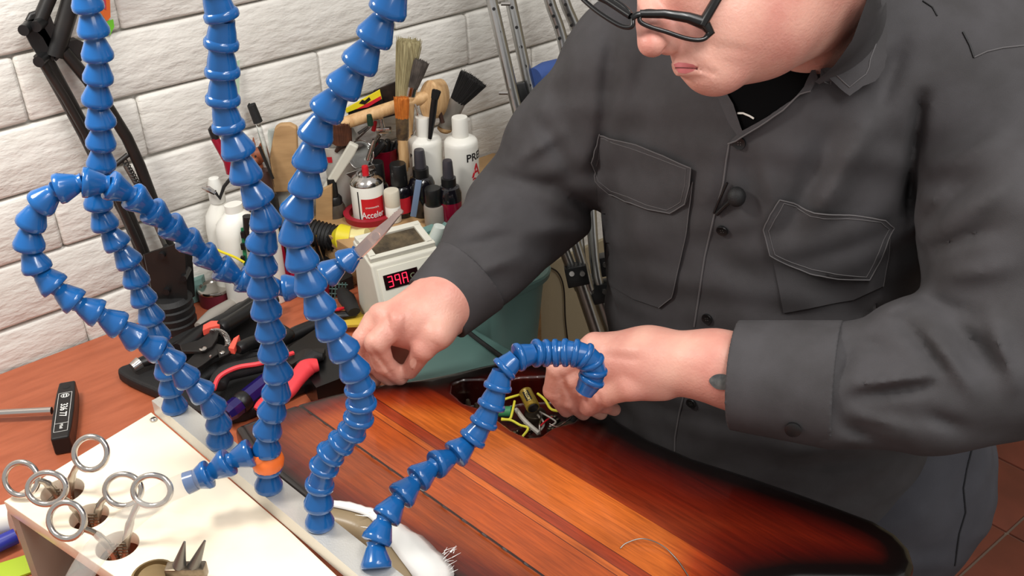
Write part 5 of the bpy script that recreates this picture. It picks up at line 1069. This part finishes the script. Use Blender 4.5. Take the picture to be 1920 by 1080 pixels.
def make_disp(CR, wav=.0022):
    C_ = np.array(CR, float)
    def disp(p, c, d):
        q = p-CAM; dz = q @ FWD; x = 960+F*(q @ RR)/dz; y = 540-F*(q @ CU)/dz; out = wav*(np.sin(p[:, 0]*70+3*np.sin(p[:, 2]*40))*np.sin(p[:, 2]*55+p[:, 1]*48))
        cx, cy, cd_ = pr(c)
        for x0, y0, x1, y1, w, a, md in C_:
            if cd_ > md or cx < min(x0, x1)-5*w-90 or cx > max(x0, x1)+5*w+90 or cy < min(y0, y1)-5*w-90 or cy > max(y0, y1)+5*w+90: continue
            ex, ey = x1-x0, y1-y0; t = ((x-x0)*ex+(y-y0)*ey)/(ex*ex+ey*ey); tc = np.clip(t, 0, 1); ds = (x-x0-ex*tc)**2+(y-y0-ey*tc)**2
            out = out+1.3*a*np.exp(-ds/(w*w))*np.sin(np.pi*np.clip(tc*.9+.05, 0, 1))**.5
        return out
    return disp
CREASE_B = [(1266, 98, 1326, 126, 6, .0010, 1), (1306, 128, 1346, 141, 5, .0011, 1), (1288, 147, 1325, 148, 5, .0010, 1), (1330, 84, 1400, 96, 9, .0008, 1),
 (1050, 700, 1080, 768, 4.5, .0022, 1.2), (1084, 712, 1108, 768, 4.5, .0022, 1.2), (1118, 735, 1132, 765, 4, .002, 1.2), (1140, 650, 1210, 655, 9, -.0010, 1.2), (1135, 668, 1200, 676, 7, .0010, 1.2),
 (696, 652, 738, 708, 4, .0022, 1.2), (682, 664, 700, 708, 4, .0018, 1.2), (726, 590, 732, 628, 4, .0016, 1.2), (742, 588, 770, 560, 5, .0008, 1.2), (762, 590, 756, 622, 3, .0010, 1.2), (774, 586, 772, 616, 3, .0008, 1.2), (806, 640, 824, 652, 3, .0008, 1.2), (736, 672, 752, 664, 2.5, .0007, 1.2), (706, 628, 690, 622, 3, .0006, 1.2)]
bvv, bqq = surface_nets(body, .0019, make_disp(CREASE_B, 0.))
bo, bvv = np_mesh('body', bvv, bqq, SKIN, man, relax=1)

# ---------------------------------------------------------------- clothes
CREASE = [  # x0 y0 x1 y1 half width px, depth m (positive = valley), max camera distance
 (1150, 60, 1136, 210, 16, .008, 2), (1136, 210, 1118, 330, 14, .006, 2), (1215, 100, 1192, 180, 14, .003, 2), (1560, 250, 1480, 420, 24, .007, 1.2), (1640, 215, 1535, 400, 26, -.008, 1.2),
 (1690, 90, 1640, 215, 20, .008, 1.2), (1400, 290, 1420, 420, 16, .003, 1.2), (1340, 300, 1312, 420, 18, -.003, 1.2), (1430, 300, 1450, 380, 14, -.003, 1.2), (1330, 470, 1420, 520, 26, .003, 1.2),
 (1500, 520, 1640, 590, 30, .004, 1.2), (1150, 520, 1280, 600, 30, .003, 1.2), (1180, 380, 1230, 470, 22, -.003, 1.3),
 (925, 330, 1040, 350, 14, .006, 1.4), (1040, 350, 1125, 400, 15, .010, 1.4), (1015, 230, 1075, 330, 14, .006, 1.4), (960, 310, 1050, 250, 12, -.004, 1.4), (880, 390, 960, 410, 14, .004, 1.4), (1000, 430, 1110, 430, 14, -.004, 1.4), (850, 470, 960, 440, 13, .005, 1.4), (870, 520, 980, 480, 12, -.004, 1.4), (830, 510, 900, 500, 10, .003, 1.4),
 (1728, 180, 1712, 300, 12, .010, 1.1), (1712, 300, 1702, 400, 12, .010, 1.1), (1730, 420, 1830, 330, 16, .006, 1), (1780, 420, 1900, 340, 20, -.006, 1), (1740, 470, 1860, 430, 14, .006, 1), (1760, 520, 1900, 500, 20, -.005, 1), (1760, 320, 1880, 250, 18, -.005, 1), (1720, 560, 1830, 590, 16, .007, 1),
 (1600, 640, 1660, 650, 14, .005, 1), (1570, 700, 1600, 640, 13, .005, 1), (1600, 722, 1745, 704, 11, -.007, 1), (1600, 745, 1745, 722, 12, .007, 1), (1690, 600, 1765, 690, 14, .007, 1), (1640, 590, 1735, 560, 13, -.006, 1), (1740, 620, 1830, 740, 16, -.007, 1), (1780, 600, 1880, 700, 16, .007, 1), (1590, 775, 1700, 800, 12, -.005, 1), (1585, 800, 1660, 830, 12, .005, 1), (1740, 780, 1800, 800, 14, .006, 1), (1860, 600, 1900, 720, 18, -.006, 1),
 (1480, 850, 1780, 800, 22, -.004, 1.5), (1470, 880, 1700, 850, 16, .004, 1.5)]
CREASE_T = [(1500, 900, 1640, 870, 12, .006, 2), (1640, 870, 1800, 830, 14, .005, 2), (1520, 935, 1650, 920, 10, -.007, 2), (1620, 915, 1740, 890, 12, .005, 2), (1560, 850, 1760, 800, 14, -.006, 2), (1640, 1000, 1760, 960, 22, -.004, 2), (1700, 1040, 1790, 1010, 20, .004, 2)]
shirt = [cone(V(1440, 330, .985), V(1425, 800, 1.0), .176, .192, .05, flat=fdir, fn=.66), cone(V(1225, 120, 1.05), V(1760, 130, .93), .070, .078, .06), ellip(V(1500, 150, 1.0), (.13, .13, .09), k=.06),
         cone(V(1600, -20, 1.0), V(1740, 60, .96), .06, .06, .05)]
shirt += [cone(SF, V(1075, 275, 1.085), .078, .066, .03), cone(V(1075, 275, 1.085), EF, .066, .058, .03), cone(EF, D(925, 465, 1.155), .058, .053, .03), cone(D(925, 465, 1.155), D(868, 535, 1.122), .052, .042, .02)]
shirt += [cone(V(1850, 150, .93), D(1925, 420, .885), .078, .080, .018), cone(D(1925, 420, .885), D(1945, 640, .88), .080, .072, .03), cone(D(1945, 640, .88), D(1740, 705, .895), .070, .0640, .03), cone(D(1740, 705, .895), D(1565, 722, .915), .0630, .0520, .015)]
sv, sq = surface_nets(shirt, .004, make_disp(CREASE))
so_, sv = np_mesh('shirt', sv, sq, SHIRT, man, relax=1)
trou = [cone(V(1450, 850, 1.02), V(1625, 850, .985), .135, .130, .05), cone(hipF, hipN, .125, .125, .05), cone(hipN, (hipN[0], hipN[1], -.45), .105, .080, .04), cone((hipN[0], hipN[1], -.45), (hipN[0], hipN[1], -.83), .080, .068, .04), cone(hipF, (hipF[0], hipF[1], -.45), .100, .080, .04), cone((hipF[0], hipF[1], -.45), (hipF[0], hipF[1], -.83), .080, .068, .04)]
tv, tq = surface_nets(trou, .0065, make_disp(CREASE_T))
np_mesh('trousers', tv, tq, TROU, man, relax=1)
for h_ in (hipN, hipF):
    s = fdir; a = np.array([h_[0], h_[1], -.855]); MB().tube([a-s*.07, a-s*.03, a+s*.08, a+s*.16, a+s*.19], [.030, .043, .043, .038, .022], 18, flat=1).build('shoe', BLACKR, man, world=True)
def shell_cuff(a, b_, ra, rb, th, h, name, flat=None):
    a = np.array(a); b_ = np.array(b_); ax = b_-a; L = np.linalg.norm(ax); ax /= L
    def f(p):
        t = (p-a) @ ax; q = p-a-t[:, None]*ax; r = np.sqrt((q*q).sum(1)); rr = ra+(rb-ra)*np.clip(t/L, 0, 1)
        return np.maximum(np.abs(r-rr)-th/2, np.abs(t-L/2)-L/2)
    v, q = surface_nets([(f, .001, False, (a+b_)/2, L/2+max(ra, rb)+.004)], h)
    return np_mesh(name, v, q, SHIRT, man, relax=1)
shell_cuff(D(1378, 703, .945), D(1572, 722, .913), .0465, .0535, .0045, .0016, 'cuff')
shell_cuff(D(818, 580, 1.112), D(884, 517, 1.128), .0385, .0455, .0045, .0016, 'cuff')
# raycast helpers on the finished shirt
def tree(objs_v): 
    V_ = []; F_ = []; n = 0
    for v, q in objs_v: V_ += [tuple(x) for x in v]; F_ += [tuple(int(j)+n for j in x) for x in q]; n = len(V_)
    return BVHTree.FromPolygons(V_, F_)
TS = tree([(sv, sq)]); TBd = tree([(bvv, bqq)]); TT = tree([(tv, tq)])
def hit(T, x, y, off=0.):
    d = ray(x, y); d = d/np.linalg.norm(d); loc, nr, i, ds = T.ray_cast(Vc(CAM), Vc(d), 3.)
    if loc is None: return None
    nr = np.array(nr); nr = nr if nr.dot(d) < 0 else -nr
    return np.array(loc)+nr*off
def dens(poly, st, closed=True):
    out = []; n = len(poly)
    for i in range(n if closed else n-1):
        a = poly[i]; b_ = poly[(i+1) % n]; m = max(1, int(math.dist(a, b_)/st))
        for j in range(m): out.append((a[0]+(b_[0]-a[0])*j/m, a[1]+(b_[1]-a[1])*j/m))
    if not closed: out.append(poly[-1])
    return out
def patch(name, poly, T, off, th, m, parent=man, st=9, smooth=True):
    bd = dens(poly, st); xs = [q[0] for q in poly]; ys = [q[1] for q in poly]; inn = []
    gx, gy = np.meshgrid(np.arange(min(xs)+st/2, max(xs), st), np.arange(min(ys)+st/2, max(ys), st)); s_ = poly_sd(poly, gx.ravel(), gy.ravel())
    inn = [(float(x), float(y)) for x, y, q in zip(gx.ravel(), gy.ravel(), s_) if q < -st*.45]
    pts = [Vector(q) for q in bd+inn]; n = len(bd)
    v2, e2, f2, *_ = delaunay_2d_cdt(pts, [(i, (i+1) % n) for i in range(n)], [], 1, 1e-4)
    top = []; last = None
    for q in v2:
        h = hit(T, q.x, q.y, off)
        if h is None: h = last if last is not None else D(q.x, q.y, 1.)
        last = h; top.append(h)
    top = np.array(top); A_ = np.array([(q.x, q.y) for q in v2])
    mb = MB(); vv = [tuple(q) for q in top]; dirs = np.array([ray(*q) for q in A_]); low = top+dirs/np.linalg.norm(dirs, axis=1)[:, None]*th; vv += [tuple(q) for q in low]; N = len(top)
    from collections import Counter
    ec = Counter(); 
    for f in f2:
        for i in range(len(f)): ec[(f[i], f[(i+1) % len(f)])] += 1
    fs = [tuple(f) for f in f2]+[tuple(i+N for i in reversed(f)) for f in f2]+[(b_, a, a+N, b_+N) for (a, b_) in ec if (b_, a) not in ec]
    mb.add(vv, fs); return mb.build(name, m, parent, world=True, smooth=smooth, sharp=50)
def seam(name, pts, T, r=.0005, m=SEAM, parent=man, off=.0006, st=10):
    p = [hit(T, x, y, off) for x, y in dens(pts, st, False)]; p = [q for q in p if q is not None]
    p = [q for i, q in enumerate(p) if i == 0 or np.linalg.norm(q-p[i-1]) < .04]
    if len(p) > 2: return MB().tube(p, r, 6).build(name, m, parent, world=True)
fl1 = [(1122, 246), (1150, 258), (1200, 270), (1250, 288), (1302, 312), (1300, 345), (1290, 378), (1262, 398), (1220, 389), (1180, 374), (1146, 358), (1118, 338), (1105, 300)]
pk1 = [(1118, 330), (1180, 370), (1262, 394), (1290, 376), (1302, 340), (1290, 430), (1275, 500), (1262, 556), (1238, 576), (1190, 560), (1146, 535), (1128, 440)]
fl2 = [(1460, 370), (1484, 376), (1520, 392), (1580, 398), (1655, 408), (1671, 424), (1652, 470), (1628, 520), (1570, 516), (1520, 508), (1480, 492), (1446, 474), (1434, 425)]
pk2 = [(1447, 470), (1520, 506), (1628, 518), (1652, 470), (1668, 430), (1664, 480), (1655, 535), (1600, 560), (1470, 585)]
for nm, po, of, thk in (('pocket', pk1, .0022, .003), ('pocket', pk2, .0022, .003), ('pocket_flap', fl1, .0052, .004), ('pocket_flap', fl2, .0052, .004)): patch(nm, po, TS, of, thk, SHIRT, st=8)
def inset(poly, d):
    c = np.mean(poly, 0); return [tuple(np.array(q)+(c-np.array(q))/max(np.linalg.norm(c-np.array(q)), 1)*d) for q in poly]
for f_ in (fl1, fl2):
    seam('stitching', f_+[f_[0]], TS, .0006, off=.0053); seam('stitching', (inset(f_, 9)+[inset(f_, 9)[0]]), TS, .00035, off=.0054)
seam('stitching', pk1[2:9], TS, .0005, off=.0024); seam('stitching', [(1668, 430), (1664, 480), (1655, 535)], TS, .0005, off=.0024)
seam('placket_edge', [(1368, 268), (1362, 300), (1356, 345), (1338, 410), (1322, 480), (1310, 560), (1302, 612)], TS, .0009, off=.0006)
seam('placket_edge', [(1285, 730), (1275, 770), (1266, 820), (1265, 872)], TS, .0009, off=.0006)
seam('shoulder_seam', [(1805, 60), (1818, 85), (1826, 108)], TS, .0009, BLACKR); seam('shoulder_seam', [(1826, 108), (1850, 97), (1880, 90), (1919, 86)], TS, .0006)
seam('shoulder_seam', [(1730, 2), (1748, 14), (1757, 30)], TS, .0007, BLACKR)
def button(x, y, T, r=.0058, off=.001):
    c = hit(T, x, y, off); c2 = hit(T, x+6, y, off); c3 = hit(T, x, y+6, off)
    if c is None: return
    n = np.cross(c2-c, c3-c); n = -n if n.dot(CAM-c) < 0 else n; m = frame(c-wloc(man), n, c2-c)
    b_ = MB().lathe([(0, -.0005), (r*.95, -.0005), (r, .001), (r*.93, .0018), (r*.7, .0014), (0, .0012)], 20, m=m).build('button', BLACK, man)
    h = MB(); [h.tube([m @ Vector((sx*.0011, sy*.0011, .0011)), m @ Vector((sx*.0011, sy*.0011, .0016))], .0005, 6) for sx in (-1, 1) for sy in (-1, 1)]; h.build('thread_holes', GREYM, b_)
for x, y in ((1388, 268), (1355, 431), (1327, 597), (1297, 755)): button(x, y, TS)
# neck opening, collar
vneck = [(1340, 150), (1400, 130), (1470, 90), (1530, 40), (1572, 20), (1570, 60), (1545, 100), (1528, 130), (1505, 172), (1470, 202), (1420, 228), (1393, 244), (1380, 215), (1362, 180)]
TSB = tree([(sv, sq), (bvv, bqq)])
patch('undershirt', vneck, TS, .0025, .006, TSH, st=10)
seam('necklace', [(1386, 211), (1396, 211), (1408, 216), (1416, 221)], TS, .0009, WHITEP, off=.0035)
patch('collar', [(1670, -20), (1668, 30), (1656, 80), (1640, 125), (1626, 152), (1588, 179), (1560, 158), (1526, 127), (1545, 96), (1572, 55), (1600, -20)], TSB, .014, .006, SHIRT, st=9)
seam('collar_stitching', [(1655, 0), (1650, 50), (1636, 100), (1615, 140), (1586, 162), (1540, 128)], TSB, .0005, off=.0144)
patch('collar', [(1345, 168), (1362, 166), (1380, 195), (1397, 243), (1390, 255), (1370, 225)], TS, .006, .004, SHIRT, st=7)
patch('lapel', [(1526, 129), (1534, 150), (1520, 172), (1500, 178), (1470, 205), (1425, 236), (1385, 262), (1370, 268), (1392, 245), (1440, 218), (1490, 185), (1508, 165)], TS, .006, .005, SHIRT, st=7)
seam('lapel_edge', [(1370, 268), (1385, 262), (1425, 236), (1470, 205), (1500, 178), (1520, 172)], TS, .0007, off=.0066)
patch('lips', [(1263, 121), (1272, 117), (1286, 118), (1300, 121), (1309, 127), (1298, 134), (1284, 138), (1272, 136), (1268, 129)], TBd, .0003, .001, LIP, st=3)
seam('mouth_line', [(1266, 127), (1280, 127), (1296, 127), (1308, 128)], TBd, .0005, mat('mouth_shadow', (110, 52, 50), .5), off=.0002, st=4)
hp_ = [(D(1420, -150, .83)), ]
MB().ell(tuple(D(1450, -130, .852)), (.088, .092, .080), n=24).build('hair', mat('dark_hair', (42, 34, 30), .7, bump=.0015, bscale=500), man, world=True)
seam('trouser_seam', [(1822, 842), (1812, 880), (1806, 915), (1810, 960), (1798, 1000), (1790, 1060)], TT, .0011, mat('dark_thread', (38, 38, 42), .9), off=.0005)
# cuff button, stitching, bracelet
c = D(1487, 806, .885); m = frame(c-wloc(man), CAM-c-UP*.5, RR); MB().lathe([(0, -.004), (.0062, -.003), (.0068, .001), (.005, .0016), (0, .0012)], 20, m=m).build('button', BLACK, man)
BRC = mat('dark_bracelet', (70, 74, 76), .5, col2=(110, 112, 110), nscale=160)
patch('bracelet', [q[:2] for q in crom([(1330, 712, 0), (1342, 702, 0), (1360, 702, 0), (1372, 712, 0), (1374, 724, 0), (1358, 730, 0), (1340, 726, 0)], 4, closed=True)], TBd, .0012, .003, BRC, st=4)
# fingernails
NAIL = mat('fingernail', (236, 186, 168), .25)
patch('fingernail', [q[:2] for q in crom([(770, 690, 0), (768, 680, 0), (774, 672, 0), (781, 675, 0), (780, 686, 0), (775, 693, 0)], 4, closed=True)], TBd, .0002, .0006, NAIL, st=3)
# glasses
GF = mat('glossy_black_frame', (10, 9, 10), .3, coat=.15); gl = MB(); GD = .7635
L1 = [(1200, 40), (1203, 26), (1216, 21), (1245, 24), (1285, 31), (1316, 38), (1330, 50), (1326, 68), (1312, 75), (1286, 72), (1250, 60), (1220, 51)]
L2 = [(1186, 38), (1184, 50), (1165, 49), (1135, 32), (1108, 12), (1088, -8), (1088, -22), (1120, -18), (1155, 2), (1178, 20)]
gp1 = crom([D(x, y, GD+.0001*(x-1200)*.12) for x, y in L1], 5, closed=True); gp2 = crom([D(x, y, GD+.00022*(1190-x)) for x, y in L2], 5, closed=True)
gls = gl.tube(gp1, .0017, 10, closed=True).tube(gp2, .0018, 10, closed=True).tube([D(1184, 34, GD), D(1194, 28, GD-.001), D(1204, 27, GD)], .0024, 10)
gl.tube([D(1200, 26, GD), D(1245, 26, GD), D(1290, 33, GD), D(1322, 44, GD+.002)], [.0030, .0034, .0040, .0050], 12).tube([D(1182, 30, GD), D(1140, 2, GD+.01), D(1092, -22, GD+.02)], [.0026, .0028, .003], 10)
gl.tube([D(1322, 46, GD+.001), D(1332, 62, GD+.002), D(1322, 72, GD+.002)], [.0042, .0034, .0018], 10)
gob_ = gl.build('eyeglasses', GF, man, world=True)
MB().tube([D(1316, 46, GD+.001), D(1350, -12, .757), D(1420, -120, .762), D(1560, -120, .82)], [.0048, .0046, .0036, .002], 12, flat=.7).build('temple_arm', GF, gob_, world=True)
GL2 = mat('lens_glass', (240, 240, 242), .02, trans=1., ior=1.08)
for gp in (gp1, gp2):
    c = np.mean(gp, 0); lm = MB(); n = len(gp); vs = [c-FWD*.001]+[q for q in gp]; vs += [v+FWD*.0012 for v in vs]
    lm.add(vs, [(0, 1+i, 1+(i+1) % n) for i in range(n)]+[(n+1, n+2+(i+1) % n, n+2+i) for i in range(n)]+[(1+i, n+2+i, n+2+(i+1) % n, 1+(i+1) % n) for i in range(n)]).build('lens', GL2, gob_, world=True)
# eyes behind the glasses: lowered lid lines
# lapel microphone
mq = hit(TS, 1384, 362, .008); mic = thing('lapel_microphone', 'small black foam lapel microphone clipped to the shirt placket', 'microphone', mq)
MB().ell(tuple(mq), (.0085, .0085, .0095)).build('foam_ball', BLACKR, mic, world=True)
MB().tube([mq, hit(TS, 1366, 380, .004), hit(TS, 1346, 400, .002)], [.0025, .002, .002], 8).build('stem', BLACK, mic, world=True)
MB().tube([hit(TS, 1366, 340, .004), hit(TS, 1350, 372, .003), hit(TS, 1340, 398, .002)], .0012, 8).build('clip', BLACK, mic, world=True)
